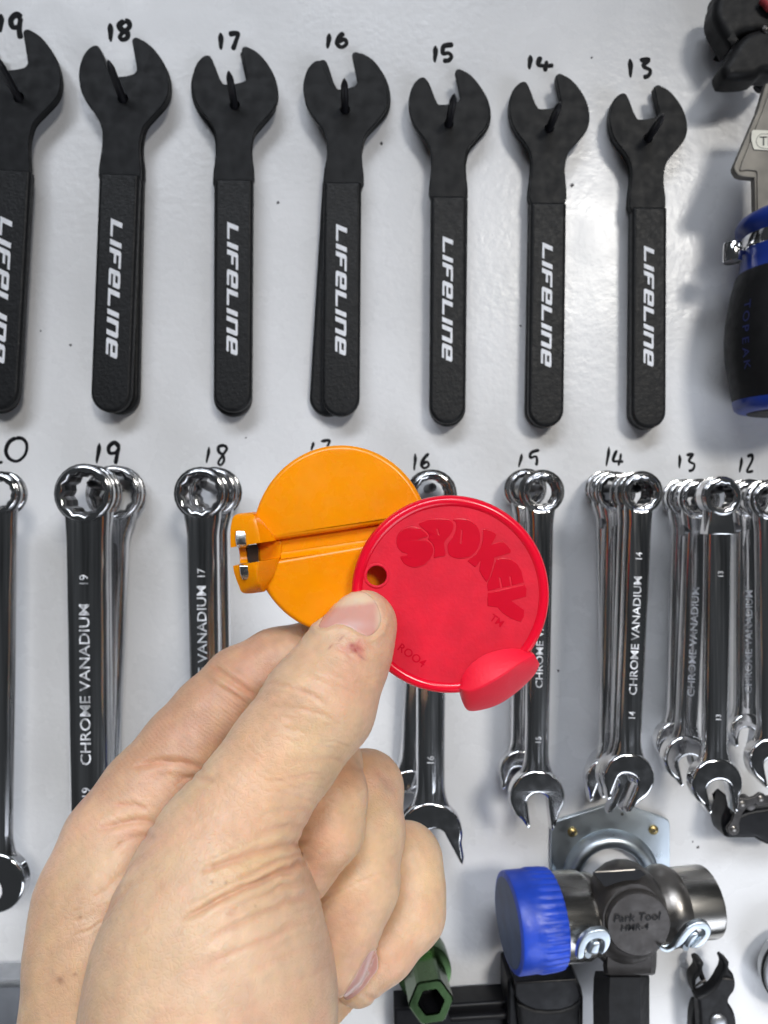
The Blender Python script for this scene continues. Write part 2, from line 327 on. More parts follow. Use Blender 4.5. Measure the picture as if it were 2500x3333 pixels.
# ------------------------------------------------------------------ chrome combination spanners
def chrome(label, ring, jaw, h, R=61, w=46, Rj=85, phi=-100, sw=74, text=None, style='ring', ri=.77, t=9.0):
    rc = np.array(P2(*ring, h)); jc = np.array(P2(*jaw, h)); k = K * (D - h)
    R, w, Rj, sw = R * k, w * k, Rj * k, sw * k
    ax = jc - rc; L = np.linalg.norm(ax); ax /= L; nx = np.array([ax[1], -ax[0]])
    def Q(a, b): q = rc + ax * a + nx * b; return (q[0], q[1])
    root = thing('combination_spanner', label, 'spanner', (rc[0], -h, rc[1]), 'chrome combination spanners')
    # body: ring eye, neck, shaft and the flare into the jaw
    ss = []; a0 = R * .62
    for a in np.linspace(-R, a0, 26)[1:]:
        ss.append((a, math.sqrt(max(R * R - a * a, 0))))
    b0 = math.sqrt(R * R - a0 * a0); w1, w2 = w, w * .93
    for u in np.linspace(0, 1, 10)[1:]:
        e = u * u * (3 - 2 * u); ss.append((a0 + u * 1.25 * R, b0 * (1 - e) + w1 * e))
    aend = L - Rj * 1.55
    for u in np.linspace(0, 1, 8)[1:]: ss.append((a0 + 1.25 * R + u * (aend - a0 - 1.25 * R), w1 + (w2 - w1) * u))
    for u in np.linspace(0, 1, 10)[1:]:
        e = u * u; ss.append((aend + u * Rj * 1.2, w2 + (Rj * .86 - w2) * e))
    ss.append((L - Rj * .1, Rj * .8))
    out = [Q(a, b) for a, b in ss] + [Q(a, -b) for a, b in reversed(ss)]; out.append(Q(-R, 0))
    hole = [(rc[0] + x, rc[1] + y) for x, y in circ(0, 0, R * ri * 1.02, 24)]
    body = plate('shaft', [out, hole], h - t + 1.1, h - 1.6, min(3.1, w * .52), 'chrome_shaft', root, res=7)
    cw = w * .60; aa0, aa1 = a0 + 1.15 * R, aend + Rj * .35; rows = []
    for a in np.linspace(aa0, aa1, 8):
        e = min(1, (a - aa0) / (R * .5), (aa1 - a) / (Rj * .5)); e = max(e, 0) ** .6
        rows.append([(*[0], 0, 0) if False else (Q(a, b * cw * (.55 + .45 * e))[0], -(h - 1.62 + .55 * e * (1 - b * b)), Q(a, b * cw * (.55 + .45 * e))[1]) for b in np.linspace(-1, 1, 11)])
    V_, F_ = loft(rows, closed=False, caps=False); mesh_obj('shaft_face', V_, F_, 'chrome_shaft', body)
    # ring collar
    mb = MB(); st = star(rc[0], rc[1], R * ri, 12, .10, .1)
    mb.add(*plate_geo([circ(rc[0], rc[1], R * 1.0, 56), st], h - t, h, 1.1, 4))
    if style == 'ratchet':
        sh = [Q(R * 1.05 * math.cos(a), R * 1.05 * math.sin(a)) for a in np.linspace(math.radians(35), math.radians(325), 40)] + [Q(R * 2.0, -R * .72), Q(R * 2.0, R * .72)]
        mb.add(*plate_geo([sh, circ(rc[0], rc[1], R * .80, 40)], h - t - .4, h - .7, .8, 3))
    mb.build('ring_end', 'chrome', root, weighted=True, angle=50)
    inner = MB(); inner.add(*plate_geo([circ(rc[0], rc[1], R * (ri + .05), 40), star(rc[0], rc[1], R * (ri - .05), 12, .12, .1)], h - t + .5, h - 1.0, .15, 1))
    inner.build('ring_socket', 'chrome_dark', root, angle=30)
    # open jaw
    ph = math.radians(phi); uu = np.array([math.cos(ph), math.sin(ph)]); vv = np.array([-uu[1], uu[0]])
    def J(a, b): q = jc + uu * a + vv * b; return (q[0], q[1])
    hs = sw / 2; o = []
    for a in np.linspace(48, 318, 44): o.append(J(Rj * math.cos(math.radians(a)), Rj * math.sin(math.radians(a))))
    u0 = -Rj * .12
    o += [J(Rj * .98, -hs - Rj * .16), J(Rj * 1.12, -hs - Rj * .04), J(Rj * 1.08, -hs + .1)]
    o += [J(u0 + hs * .75 - hs * .75 * math.sin(b), -hs * math.cos(b)) for b in np.linspace(0, math.pi, 12)]
    o += [J(Rj * 1.2, hs - .1), J(Rj * 1.3, hs + Rj * .05), J(Rj * 1.1, hs + Rj * .2)]
    plate('open_jaw', [o], h - t + .9, h - .9, 1.5 * min(1, t / 9), 'chrome', root, res=4)
    if style == 'flex':
        c1 = rc + ax * R * 1.75; V, F = frame_sweep([(c1[0] - nx[0] * w * 1.15, -(h - t / 2), c1[1] - nx[1] * w * 1.15), (c1[0] + nx[0] * w * 1.15, -(h - t / 2), c1[1] + nx[1] * w * 1.15)], w * .5, 16)
        mb = MB(); mb.add(V, F); mb.build('hinge_pin', 'chrome_dark', root, angle=40)
    for s, y0, size in text or ():
        Vt, Ft = text_geo(s, .0); yy = np.array(P2(0, y0, h))[1]; a = (rc[1] - yy) / -ax[1]; V3 = []
        for v in Vt: # text reads from the jaw towards the ring
            q = rc + ax * (a - v[0] * size * k * (1.04 if len(s) > 2 else .9)) + nx * (v[1] * size * k * .92); V3.append((q[0], -(h - .93 - (v[1] * size * k / cw) ** 2 * .5), q[1]))
        mesh_obj('stamped_lettering' if len(s) > 2 else 'stamped_number', V3, Ft, 'chrome_text', body, smooth=False)
    return root
CV = 'CHROME VANADIUM'
# (size, [(ring, jaw, h, kwargs)...]) from the front of each peg to the wall
chrome('front chrome spanner under the lower handwritten twenty, half out of the photo at left', (-12, 1606), (-25, 2880), 40, R=66, w=50, Rj=100, phi=-140, sw=96)
chrome('frontmost chrome spanner under the lower handwritten nineteen, stamped chrome vanadium', (268, 1606), (282, 2840), 46, R=92, w=68, Rj=122, phi=-105, sw=100, ri=.80,
       text=[('19', 1890, 44), (CV, 2230, 53), ('19', 2585, 44)])
chrome('middle chrome spanner of the stack under the lower handwritten nineteen', (284, 1606), (300, 2800), 33, R=90, w=62, Rj=118, phi=-105, sw=98, ri=.8)
chrome('rearmost chrome spanner under nineteen, leaning out to the right of its stack', (366, 1606), (330, 2760), 14, R=88, w=46, Rj=112, phi=-105, sw=96, ri=.8)
chrome('frontmost chrome spanner under the lower handwritten eighteen, stamped seventeen', (650, 1606), (668, 2700), 40, R=80, w=52, Rj=110, phi=-105, sw=92, ri=.80,
       text=[('17', 1868, 38), (CV, 2140, 47)])
chrome('rearmost chrome spanner of the stack under the lower handwritten eighteen', (694, 1602), (716, 2680), 24, R=76, w=42, Rj=104, phi=-105, sw=90, ri=.8)
chrome('front chrome spanner under the lower handwritten sixteen, jaw beside the curled fingers', (1408, 1608), (1402, 2722), 34, R=72, w=50, Rj=106, phi=-62, sw=84, ri=.8, text=[('16', 2478, 34), (CV, 1985, 44)])
chrome('rear chrome spanner behind the one under the lower handwritten sixteen', (1400, 1606), (1340, 2600), 18, R=70, w=46, Rj=92, phi=-110, sw=84, ri=.8)
chrome('front chrome spanner under the lower handwritten fifteen, partly behind the red disc', (1768, 1600), (1752, 2600), 40, R=62, w=42, Rj=90, phi=-84, sw=66, ri=.80,
       text=[('15', 2412, 28), (CV, 2062, 36)])
chrome('rearmost chrome spanner under fifteen with its jaw showing at the left', (1716, 1590), (1700, 2515), 15, R=58, w=36, Rj=72, phi=-112, sw=60, ri=.8)
chrome('frontmost chrome spanner under the lower handwritten fourteen, stamped fourteen twice', (2093, 1602), (2052, 2538), 58, R=60, w=44, Rj=84, phi=-112, sw=64, ri=.77,
       text=[('14', 1812, 32), (CV, 2070, 39), ('14', 2332, 32)])
chrome('second chrome spanner from the front of the stack under the lower fourteen', (2070, 1604), (2034, 2534), 48, R=59, w=42, Rj=82, phi=-112, sw=64)
chrome('flex head chrome spanner third from the front of the stack under fourteen', (2008, 1600), (1990, 2546), 28, R=60, w=36, Rj=80, phi=-112, sw=60, style='flex')
chrome('rearmost chrome spanner against the board under the lower handwritten fourteen', (1980, 1592), (1996, 2516), 15, R=57, w=32, Rj=76, phi=-112, sw=60)
chrome('front ratchet spanner under the lower handwritten thirteen with a broad collar', (2354, 1616), (2340, 2556), 52, R=62, w=44, Rj=84, phi=-78, sw=72, style='ratchet', ri=.70, text=[('13', 1870, 26), ('13', 2338, 26)])
chrome('flex head chrome spanner in the middle of the stack under thirteen', (2282, 1624), (2244, 2474), 32, R=60, w=38, Rj=78, phi=-78, sw=64, style='flex', text=[(CV, 2090, 36)])
chrome('rearmost chrome spanner of the stack under the lower handwritten thirteen', (2236, 1622), (2212, 2420), 16, R=58, w=34, Rj=72, phi=-78, sw=60)
chrome('rear flex head spanner under the lower handwritten twelve at the right edge', (2446, 1622), (2440, 2380), 20, R=56, w=38, Rj=56, phi=-100, sw=48, style='flex', text=[(CV, 2090, 34), ('12', 2208, 22)])
chrome('front chrome spanner under twelve, cut off by the right edge of the photo', (2516, 1628), (2522, 2480), 38, R=60, w=42, Rj=78, phi=-80, sw=60)
for n, hp, hf, tp in [(19, (368, 1590), 8, (285, 1572)), (18, (690, 1590), 8, (655, 1572)), (15, (1722, 1590), 8, (1765, 1590)), (14, (1980, 1590), 8, (2085, 1590)), (13, (2236, 1606), 8, (2357, 1590)), (16, (1396, 1590), 8, (1410, 1585)), (12, (2430, 1612), 8, (2500, 1600))]:
    ht = {19: 36, 18: 36, 15: 34, 14: 50, 13: 50, 16: 34, 12: 36}[n]
    peg('black peg inside the chrome rings under lower number %s' % WN[n], hp, tp, hf, ht, 2.2)
# ------------------------------------------------------------------ hammer on its bracket
def C6(x, y): return (1600 + x * .4822, 2620 + y * .4822)
hb = 3.0
t = thing('hammer_bracket', 'zinc plated steel bracket with arched hole behind the hammer head', 'bracket', P(1990, 2860, 0))
o = [C6(400, 560), C6(405, 150), C6(415, 122), C6(440, 108), C6(800, -6), C6(835, -14), C6(870, -8), C6(1170, 88), C6(1195, 105), C6(1205, 130), C6(1205, 560)]
plate('bracket_plate', [px2(o, hb), px2(circ(*C6(806, 490), 124, 48), hb)], .3, hb, .5, 'zinc', t, res=2)
c = P(*C6(806, 490), hb); k = K * (D - hb)
prof = [(158 * k, -.6), (157 * k, .4), (150 * k, 2.0), (141 * k, 4.2), (132 * k, 5.0), (124 * k, 5.0), (112 * k, 4.6), (104 * k, 3.0), (101 * k, -.5)]
V, F = lathe_geo(prof, c, (0, -1, 0), 72); F = F[:-2]; sm('bracket_lip', (V, F), 'zinc', t, angle=60)
for sx, sy in [(545, 182), (1093, 168)]:
    q = P(*C6(sx, sy), hb); mb = MB(); mb.add(*lathe_geo([(2.5, -.4), (2.5, .2), (2.1, .9), (1.2, 1.3), (.2, 1.35)], q, (0, -1, 0), 20))
    s = mb.build('screw', 'brass', t, angle=40); mb = MB()
    for a in (.6, 2.17):
        u = np.array([math.cos(a), 0, math.sin(a)]); v = np.array([-math.sin(a), 0, math.cos(a)]); y = np.array([0, -1.36, 0])
        mb.add([q + u * 1.3 + v * .28 + y, q - u * 1.3 + v * .28 + y, q - u * 1.3 - v * .28 + y, q + u * 1.3 - v * .28 + y, q + u * 1.3 + y * .8, q - u * 1.3 + y * .8], [(0, 1, 2, 3), (0, 1, 5, 4), (3, 2, 5, 4)])
    mb.build('drive_slot', 'labelink', s, smooth=False)
q = P(*C6(882, 62), hb); sm('bracket_hole', lathe_geo([(.8, -.1), (.8, .06), (.1, .07)], q, (0, -1, 0), 14), 'labelink', t)
for o, tg, hh in (([(578, 1042), (582, 965), (610, 905), (655, 862), (700, 846), (758, 842), (798, 868), (807, 915), (792, 968), (764, 1004), (736, 1010), (752, 965), (754, 925), (728, 908), (690, 912), (655, 935), (634, 975), (622, 1036)], [(652, 1004), (672, 955), (692, 930), (730, 925), (742, 945), (728, 1000), (700, 1018)], 71),
                  ([(1128, 958), (1180, 982), (1228, 962), (1262, 905), (1320, 830), (1390, 793), (1455, 797), (1484, 838), (1478, 885), (1444, 935), (1400, 966), (1345, 968), (1388, 925), (1432, 878), (1430, 846), (1385, 846), (1340, 885), (1300, 935), (1255, 968), (1190, 990), (1150, 980)], [(1312, 955), (1336, 895), (1370, 862), (1402, 866), (1404, 892), (1372, 940), (1340, 972)], 64)):
    pr = plate('bracket_prong', [px2([C6(*q) for q in cr(o, 3)], hh)], hh - 3.2, hh, .7, 'zinc', t, res=3)
    plate('prong_tongue', [px2([C6(*q) for q in cr(tg, 3)], hh - 1)], hh - 5.5, hh - 1, 1.2, 'zinc', pr, res=3)
    c_ = P(*C6(*tg[0]), hh - 3); sm('prong_stem', frame_sweep([c_ + np.array([0, 0, -.5]), c_ + np.array([-1, 20, -3]), (c_[0] * .9 + .1 * P(1990, 2860, 0)[0], -2, c_[2] * .9 + .1 * P(1990, 2860, 0)[2])], [1.4, 1.6, 1.6], 8), 'zinc', pr)
hm = thing('hammer', 'steel shop hammer with blue soft face cap hanging in its bracket', 'hammer', P(2024, 2967, 40))
Lc = P(*C6(430, 755), 46); Rc = P(*C6(1330, 688), 40); ax = Rc - Lc; ax /= np.linalg.norm(ax)
def HA(px): # point on the head axis above a given crop x
    a = np.array(Lc); 
    for _ in range(3):
        s = (1600 + px * .4822); d_ = a[1] + D; 
        f = ((s - 1250) * K * d_ - Lc[0]) / ax[0]; a = Lc + ax * f
    return a
ax = ax + np.array([0, -.05, 0]) * -1; ax /= np.linalg.norm(ax)
def seg(name, x0, prof, m, n=56, flute=None, parent=hm, angle=35):
    return sm(name, lathe_geo(prof, HA(x0), ax, n, flute), m, parent, angle=angle)
lr = 20.3; kk = K * 315 * .4822
L_ = lambda a, b: (b - a) * kk
fl = lambda i, j: 1 + (.035 * abs(math.sin(j * math.pi / 4)) if i in (6, 7, 8) else 0)
cap = seg('face_cap', 110, [(lr - 3, -.2), (lr - 1.6, 0), (lr - .4, .5), (lr, 1.4), (lr, 6), (lr - .1, 9.5), (lr - .25, 11), (lr - .5, 17), (lr - .9, 20.5), (lr - 1.5, 21), (lr - 3, 21)], 'blue', 144, fl)
seg('cap_face', 110, [(.1, -.35), (lr - 4, -.35), (lr - 2.6, -.25), (lr - 2.4, .1)], 'bluedark', parent=cap)
seg('left_striker', 370, [(18.4, -6), (18.6, 0), (18.4, 1), (17.9, L_(370, 610)), (17.0, L_(370, 640)), (12, L_(370, 650))], 'brushed')
seg('left_collar', 590, [(11, -1), (15.2, 0), (16.4, 3), (16.6, 6), (15.4, 9), (13.0, 12), (13, 18)], 'cast')
seg('right_collar', 1060, [(11, -6), (13, 0), (15.6, 3), (17.0, 6.5), (16.8, 10), (15.2, 13), (12, 14)], 'cast')
seg('right_striker', 1230, [(14.6, 0), (15.1, .6), (15.2, L_(1230, 1460)), (15.0, L_(1230, 1475)), (14.4, L_(1230, 1482)), (13.2, L_(1230, 1487)), (.1, L_(1230, 1487))], 'brushed')
# central block: stacked profiles from the wall towards the viewer
def oct(cx, cy, rx, ry, h, cut=.38, n=1):
    pts = [(-1, -cut), (-1, cut), (-cut, 1), (cut, 1), (1, cut), (1, -cut), (cut, -1), (-cut, -1)]
    return [P(*C6(cx + a * rx, cy - b * ry), h) for a, b in cr(pts, 3) * np.array([.98, .98])]
rings = [oct(868, 735, 200, 300, 18), oct(868, 730, 262, 338, 24), oct(872, 728, 280, 348, 32), oct(885, 735, 280, 345, 46, .4), oct(915, 755, 262, 315, 53, .42), oct(952, 775, 228, 265, 58, .45), oct(968, 780, 205, 235, 60)]
sm('hammer_eye', loft(rings), 'castdark', hm, angle=35)
fc = P(*C6(984, 790), 60); kr = K * 298 * .4822
bs = sm('front_boss', lathe_geo([(225 * kr, -3), (222 * kr, 0), (217 * kr, 1.2), (208 * kr, 1.9), (.1, 2.0)], fc, (0, -1, 0), 64), 'castdark', hm, angle=25)
V, F = curve_mesh([[C for C in q] for q in [[(0, 0), (1, 0), (.9, -.16), (.25, -.30), (.16, -.28)]]], .01, 0, 0)
rec = [P(*C6(x, y), 64) for x, y in [(690, 458), (1000, 436), (1040, 470), (985, 505), (900, 510), (830, 530), (775, 552), (760, 548)]]
rp = sm('oval_recess', loft([[p + np.array([0, .0, 0]) for p in rec], [p + np.array([0, 2.0, -.6]) for p in rec]]), 'plastic', hm, angle=30)
sm('recess_edge', frame_sweep([P(*C6(700, 452), 64.4), P(*C6(850, 444), 64.8), P(*C6(965, 436), 64.4)], .4, 8), 'cast', hm)
for s, cx, cy, size in (('Park Tool', 984, 762, 76), ('HMR-4', 968, 830, 62)):
    Vt, Ft = text_geo(s)
    mesh_obj('maker_lettering', [P(*C6(cx + v[0] * size * 1.05 + v[1] * size * .2, cy - v[1] * size - v[0] * size * .06), 62.35) for v in Vt], Ft, 'rubber', bs, smooth=False)
def bx8(x0, x1, y0, y1, h0, h1, f=C6, tap=0):
    r = []
    for yy in (y0, y1):
        r.append([P(*f(x0 + 12, yy), h0), P(*f(x0, yy), h0 + 4), P(*f(x0, yy), h1 - 4), P(*f(x0 + 16, yy), h1), P(*f(x1 - 16, yy), h1), P(*f(x1, yy), h1 - 4), P(*f(x1, yy), h0 + 4), P(*f(x1 - 12, yy), h0)])
    return loft(r)
rr = [];
for yy, a, b, h1 in ((900, 770, 1110, 57), (1000, 756, 1116, 56), (1090, 752, 1112, 54), (1138, 758, 1104, 53), (1150, 775, 1085, 50)):
    rr.append([P(*C6(a + 20, yy), 22), P(*C6(a, yy), 28), P(*C6(a, yy), h1 - 6), P(*C6(a + 30, yy), h1), P(*C6(b - 30, yy), h1), P(*C6(b, yy), h1 - 6), P(*C6(b, yy), 28), P(*C6(b - 20, yy), 22)])
sm('hammer_neck', loft(rr), 'castdark', hm, angle=35)
rr = []
for yy, a, b, h1 in ((1120, 700, 1050, 46), (1165, 690, 1066, 49), (1300, 684, 1066, 50), (1700, 690, 1066, 50)):
    rr.append([P(*C6(a + 20, yy), 22), P(*C6(a, yy), 28), P(*C6(a, yy), h1 - 9), P(*C6(a + 110, yy), h1), P(*C6(b - 60, yy), h1), P(*C6(b, yy), h1 - 9), P(*C6(b, yy), 28), P(*C6(b - 20, yy), 22)])
sm('handle', loft(rr), 'rubber', hm, angle=35)

# ------------------------------------------------------------------ green hex socket tool
def C5(x, y): return (1200 + x * .4822, 3000 + y * .4822)
gt = thing('hex_socket', 'green anodised hexagonal socket tool sticking out beside the little finger', 'socket tool', P(*C5(375, 345), 20))
a = P(*C5(374, 335), 14); b = P(*C5(422, 545), 39); gx = b - a; gx /= np.linalg.norm(gx)
kg = K * 346 * .4822; GLN = float(np.linalg.norm(b - a))
sm('round_flange', lathe_geo([(186 * kg, -20), (186 * kg, 0), (182 * kg, 1.0), (150 * kg, 1.3)], a, gx, 56), 'green', gt, angle=30)
def hexr(c, r, h=None, rot=.42):
    u = np.cross(gx, (1, 0, 0)); u /= np.linalg.norm(u); v = np.cross(u, gx)
    out = []
    for i in range(6):
        q = [rot + math.radians(60 * i) + e for e in (-.08, .08)]
        out += [c + r * (math.cos(x) * u + math.sin(x) * v) for x in q]
    return out
R6 = 10.2
hexo = [hexr(a + gx * d_, r) for d_, r in ((0, R6), (GLN - .8, R6), (GLN, R6 - .7), (GLN, R6 * .60), (GLN - .8, R6 * .56), (8, R6 * .52))]
V, F = loft(hexo, caps=False); sm('hexagon_body', (V, F), 'green', gt, angle=20)
sm('socket_bore', loft([hexr(a + gx * d_, r) for d_, r in ((GLN - 1, R6 * .555), (10, R6 * .50), (9.9, .2))], caps=False), 'plastic', gt, angle=20)
sm('retaining_ball', lathe_geo([(.05, 0), (.7, .3), (.9, .9), (.6, 1.5), (.05, 1.7)], a + gx * 14, (0, -1, 0), 12), 'insert', gt)

# ------------------------------------------------------------------ black clamp tool at the bottom
ct = thing('clamp_tool', 'black plastic clamp tool with rounded end along the bottom edge', 'bike tool', P(1700, 3290, 0))
o = [C5(170, 585), C5(560, 562), C5(990, 532), C5(1180, 540), C5(1180, 900), C5(170, 900)]
plate('tool_arm', [px2(o, 16)], 2, 16, 1.6, 'plastic', ct)
o = [C5(545, 650), C5(1150, 610), C5(1165, 640), C5(1150, 660), C5(860, 672), C5(560, 690)]
plate('arm_rib', [px2(o, 20)], 12, 20, 1.5, 'plastic', ct)
o = [C5(940, 400), C5(955, 388), C5(1375, 362), C5(1395, 372), C5(1440, 455), C5(1452, 520), C5(1448, 900), C5(940, 900)]
plate('tool_block', [px2(o, 24)], 2, 24, 1.4, 'plastic', ct)
cc = [C5(985, 500), C5(1010, 540), C5(1060, 575), C5(1130, 600), C5(1210, 607), C5(1300, 600), C5(1370, 578), C5(1420, 540), C5(1440, 500)]
plate('rounded_end', [px2([C5(985, 410)] + [C5(1400, 385)] + list(reversed(cc)), 30)], 14, 30, 1.0, 'plastic', ct)
plate('lower_drum', [px2([C5(1000, 560)] + cc[2:] + [C5(1430, 900), C5(1040, 900)], 29)], 10, 28.5, 2.0, 'rubber', ct)

# ------------------------------------------------------------------ chain link pliers bottom right
def C9(x, y): return (2100 + x * .2411, 2950 + y * .2411)
pl = thing('link_pliers', 'black chain link pliers with open pointed jaws at the bottom right', 'pliers', P(*C9(940, 1300), 0))
o = [(720, 850), (700, 780), (725, 752), (765, 748), (805, 782), (785, 850), (800, 920), (850, 1050), (890, 1135), (960, 1250), (1000, 1400), (950, 1500), (780, 1420), (700, 1240), (660, 1160), (640, 1070), (650, 975), (705, 900)]
plate('left_jaw', [px2([C9(*q) for q in cr(o, 3)], 14)], 6, 14, 1.5, 'rubber', pl)
o = [(1042, 738), (1072, 708), (1105, 730), (1146, 770), (1140, 865), (1200, 930), (1228, 1050), (1212, 1150), (1150, 1240), (1136, 1320), (1200, 1420), (1235, 1560), (1240, 1800), (1160, 1990), (760, 1990), (745, 1700), (735, 1450), (720, 1300), (700, 1245), (800, 1200), (890, 1140), (960, 1060), (1010, 970), (1058, 880), (1066, 800)]
plate('right_jaw', [px2([C9(*q) for q in cr(o, 3)], 19)], 12, 19, 1.6, 'rubber', pl)
o = [(640, 1990), (636, 1600), (655, 1440), (695, 1340), (745, 1400), (740, 1990)]
plate('lower_handle', [px2([C9(*q) for q in cr(o, 3)], 13)], 6, 13, 1.5, 'rubber', pl)
sm('pivot_rivet', lathe_geo([(4.1, -1), (4.1, .3), (3.8, .8), (2.8, 1.3), (1.4, 1.6), (.1, 1.7)], P(*C9(985, 1560), 19), (0, -1, 0), 32), 'alu', pl)
for (x0, y0), (x1, y1) in (((668, 1085), (815, 990)), ((1045, 975), (1200, 995))):
    sm('jaw_ridge', frame_sweep([P(*C9(x0, y0), 15 if x0 < 900 else 19.4), P(*C9((x0 + x1) / 2, (y0 + y1) / 2 - 6), 15.2 if x0 < 900 else 19.8), P(*C9(x1, y1), 15 if x0 < 900 else 19.4)], [.4, .6, .4], 8), 'chain', pl)
sm('tool_peg', frame_sweep([P(*C9(940, 1800), -3), P(*C9(940, 1800), 14)], 1.8, 10), 'peg', pl)

# pale round tool at the right edge
c = P(2606, 3168, 14)
rd = thing('round_cover', 'pale blue grey round disc with dark rim at the lower right edge', 'disc', c)
sm('cover_face', lathe_geo([(18, -6), (18, -.3), (17.6, .6), (16.9, .9), (.1, 1.0)], c, (0, -1, 0), 64), 'alu', rd, angle=30)
sm('cover_rim', lathe_geo([(18.0, -2.0), (18.5, -1.8), (18.5, -.8), (18.2, -.3), (17.6, -.4)], c, (0, -1, 0), 64), 'rubber', rd, angle=30)

# ------------------------------------------------------------------ chain tool on the right
def C4(x, y): return (2100 + x * .2411, 2450 + y * .2411)
ch = thing('chain_tool', 'black plastic tool with a short length of oily chain at the right edge', 'chain tool', P(2440, 2690, 0))
o = [(1062, 850), (1045, 900), (1042, 980), (1062, 1080), (1085, 1140), (1125, 1160), (1490, 1160), (1560, 1205), (1659, 1250), (2000, 1260), (2000, 735), (1659, 748), (1480, 775), (1380, 800), (1290, 840), (1200, 850), (1160, 800), (1140, 700), (1150, 620), (1120, 640), (1100, 760)]
plate('tool_body', [px2([C4(*q) for q in o], 20)], 6, 20, 1.8, 'plastic', ch)
def link(p0, p1, r, h, m='chain'):
    p0, p1 = np.array(p0, float), np.array(p1, float); d_ = p1 - p0; L = np.linalg.norm(d_); d_ /= L; n_ = np.array([-d_[1], d_[0]]); o = []
    for a in np.linspace(-math.pi * .5, math.pi * .5, 11): o.append(p1 + d_ * r * math.cos(a) + n_ * r * math.sin(a))
    o += [p1 - d_ * L * .3 + n_ * r * .62, p0 + d_ * L * .3 + n_ * r * .62]
    for a in np.linspace(math.pi * .5, math.pi * 1.5, 11): o.append(p0 + d_ * r * math.cos(a) + n_ * r * math.sin(a))
    o += [p0 + d_ * L * .3 - n_ * r * .62, p1 - d_ * L * .3 - n_ * r * .62]
    l = plate('chain_link', [px2([C4(*q) for q in o], h)], h - 1.6, h, .4, m, ch)
    for p in (p0, p1): sm('link_rivet', lathe_geo([(1.5, -2.5), (1.5, .2), (1.1, .5), (.1, .55)], P(*C4(*p), h), (0, -1, 0), 16), 'cast', l, angle=40)
link((1290, 715), (1195, 1030), 88, 23.5); link((1310, 690), (1560, 620), 78, 25.5); link((1560, 640), (1800, 640), 88, 23.5)
sm('chain_roller', lathe_geo([(2.6, -7), (2.6, 0), (1.8, .3)], P(*C4(1425, 705), 22), (0, -1, 0), 20), 'chain', ch, angle=40)

# ------------------------------------------------------------------ black jointed tool in the top right corner
br = thing('jointed_tool', 'black rubbery jointed tool with red corner in the top right corner', 'bike tool', P(2440, 100, 0))
def CT(x, y): return (2203 + x * .1808, y * .1808)
def blob(name, pts, h0, h1, bev, m):
    return plate(name, [px2([CT(*q) for q in cr(pts, 6)], h1)], h0, h1, bev, m, br, res=5)
blob('tool_body', [(740, -80), (700, 60), (690, 200), (720, 340), (800, 500), (900, 660), (980, 800), (1020, 820), (1080, 740), (1200, 600), (1500, 560), (1800, 560), (2000, 200), (2000, -300), (900, -300)], 9, 24, 4, 'rubber')
blob('lower_jaw', [(840, 1190), (870, 1110), (960, 980), (1050, 830), (1220, 620), (1450, 500), (1900, 480), (1900, 1200), (1600, 1270), (1480, 1350), (1250, 1385), (950, 1380), (880, 1320)], 12, 27, 4, 'rubber')
sm('jaw_arm', frame_sweep([P(*CT(1800, 1230), 14), P(*CT(1640, 1400), 12), P(*CT(1440, 1620), 10)], [2.3, 2.3, 2.4], 10), 'rubber', br, angle=40)
blob('red_grip', [(1540, -60), (1600, 40), (1659, 110), (1800, 160), (1900, 0), (1800, -200)], 24.5, 29, 2, 'pink')
sm('joint_screw', lathe_geo([(2.2, -1), (2.2, .4), (1.6, .9), (.1, 1)], P(*CT(1610, 520), 27), (0, -1, 0), 18), 'chain', br, angle=40)

# ------------------------------------------------------------------ tyre tool with blue and black handle at the right edge
def CB(x, y): return (2200 + x * .1808, 350 + y * .1808)
def CH(x, y): return (2250 + x * .3392, 650 + y * .3392)
lt = thing('lockring_tool', 'steel bladed workshop tool with blue and black handle at the right edge', 'bike tool', P(2540, 700, 28))
hB = 36
o = [(1650, -470), (1500, 30), (1100, 960), (1070, 1040), (1085, 1110), (1140, 1188), (1230, 1222), (1440, 1240), (1455, 1880), (1650, 1880), (2400, 1880), (2400, -470)]
bl = plate('blade', [px2([CB(*q) for q in o], hB)], hB - 5, hB - 1.2, .5, 'blade', lt)
o = [(1740, -470), (1580, 30), (1215, 940), (1165, 1100), (1180, 1130), (1300, 1112), (1450, 1128), (1475, 1160), (1480, 1860), (2300, 1860), (2300, -470)]
plate('blade_web', [px2([CB(*q) for q in o], hB)], hB - 1.6, hB - .5, .35, 'blade', bl)
o = [(1400, 402), (1378, 410), (1365, 450), (1356, 540), (1366, 620), (1395, 735), (1412, 755), (2200, 790), (2200, 430)]
lb = plate('size_label', [px2([CB(*q) for q in o], hB)], hB - .8, hB + .1, .1, 'cream', bl)
def ringline(pts, h, r, m, par, nm): 
    p_ = cr([P(*CB(*q), h) for q in pts], 4, False); return sm(nm, frame_sweep(p_, r, 6), m, par)
ringline([(1900, 480), (1659, 478), (1540, 480), (1480, 520), (1445, 600), (1470, 680), (1530, 725), (1659, 740), (1900, 745)], hB + .1, .12, 'labelink', lb, 'label_border')
Vt, Ft = text_geo('TL-SR'); x0 = Vt[:, 0].min()
mesh_obj('label_lettering', [P(*CB(1512 + (v[0] - x0) * 225, 612 - v[1] * 235), hB + .22) for v in Vt], Ft, 'labelink', lb, smooth=False)
axx = 2556
def hl(name, rows, m, par=lt, ext=True):
    prof = []
    z0 = P(0, rows[0][1], 28)[2]
    for x, y in rows: prof.append(((axx - x) * K * 332, z0 - P(0, y, 28)[2]))
    o_ = np.array([P(axx, 0, 28)[0], -28, z0]); return sm(name, lathe_geo([(.1, prof[0][1])] + prof + [(.1, prof[-1][1])], o_, (0, 0, -1), 72), m, par, angle=40)
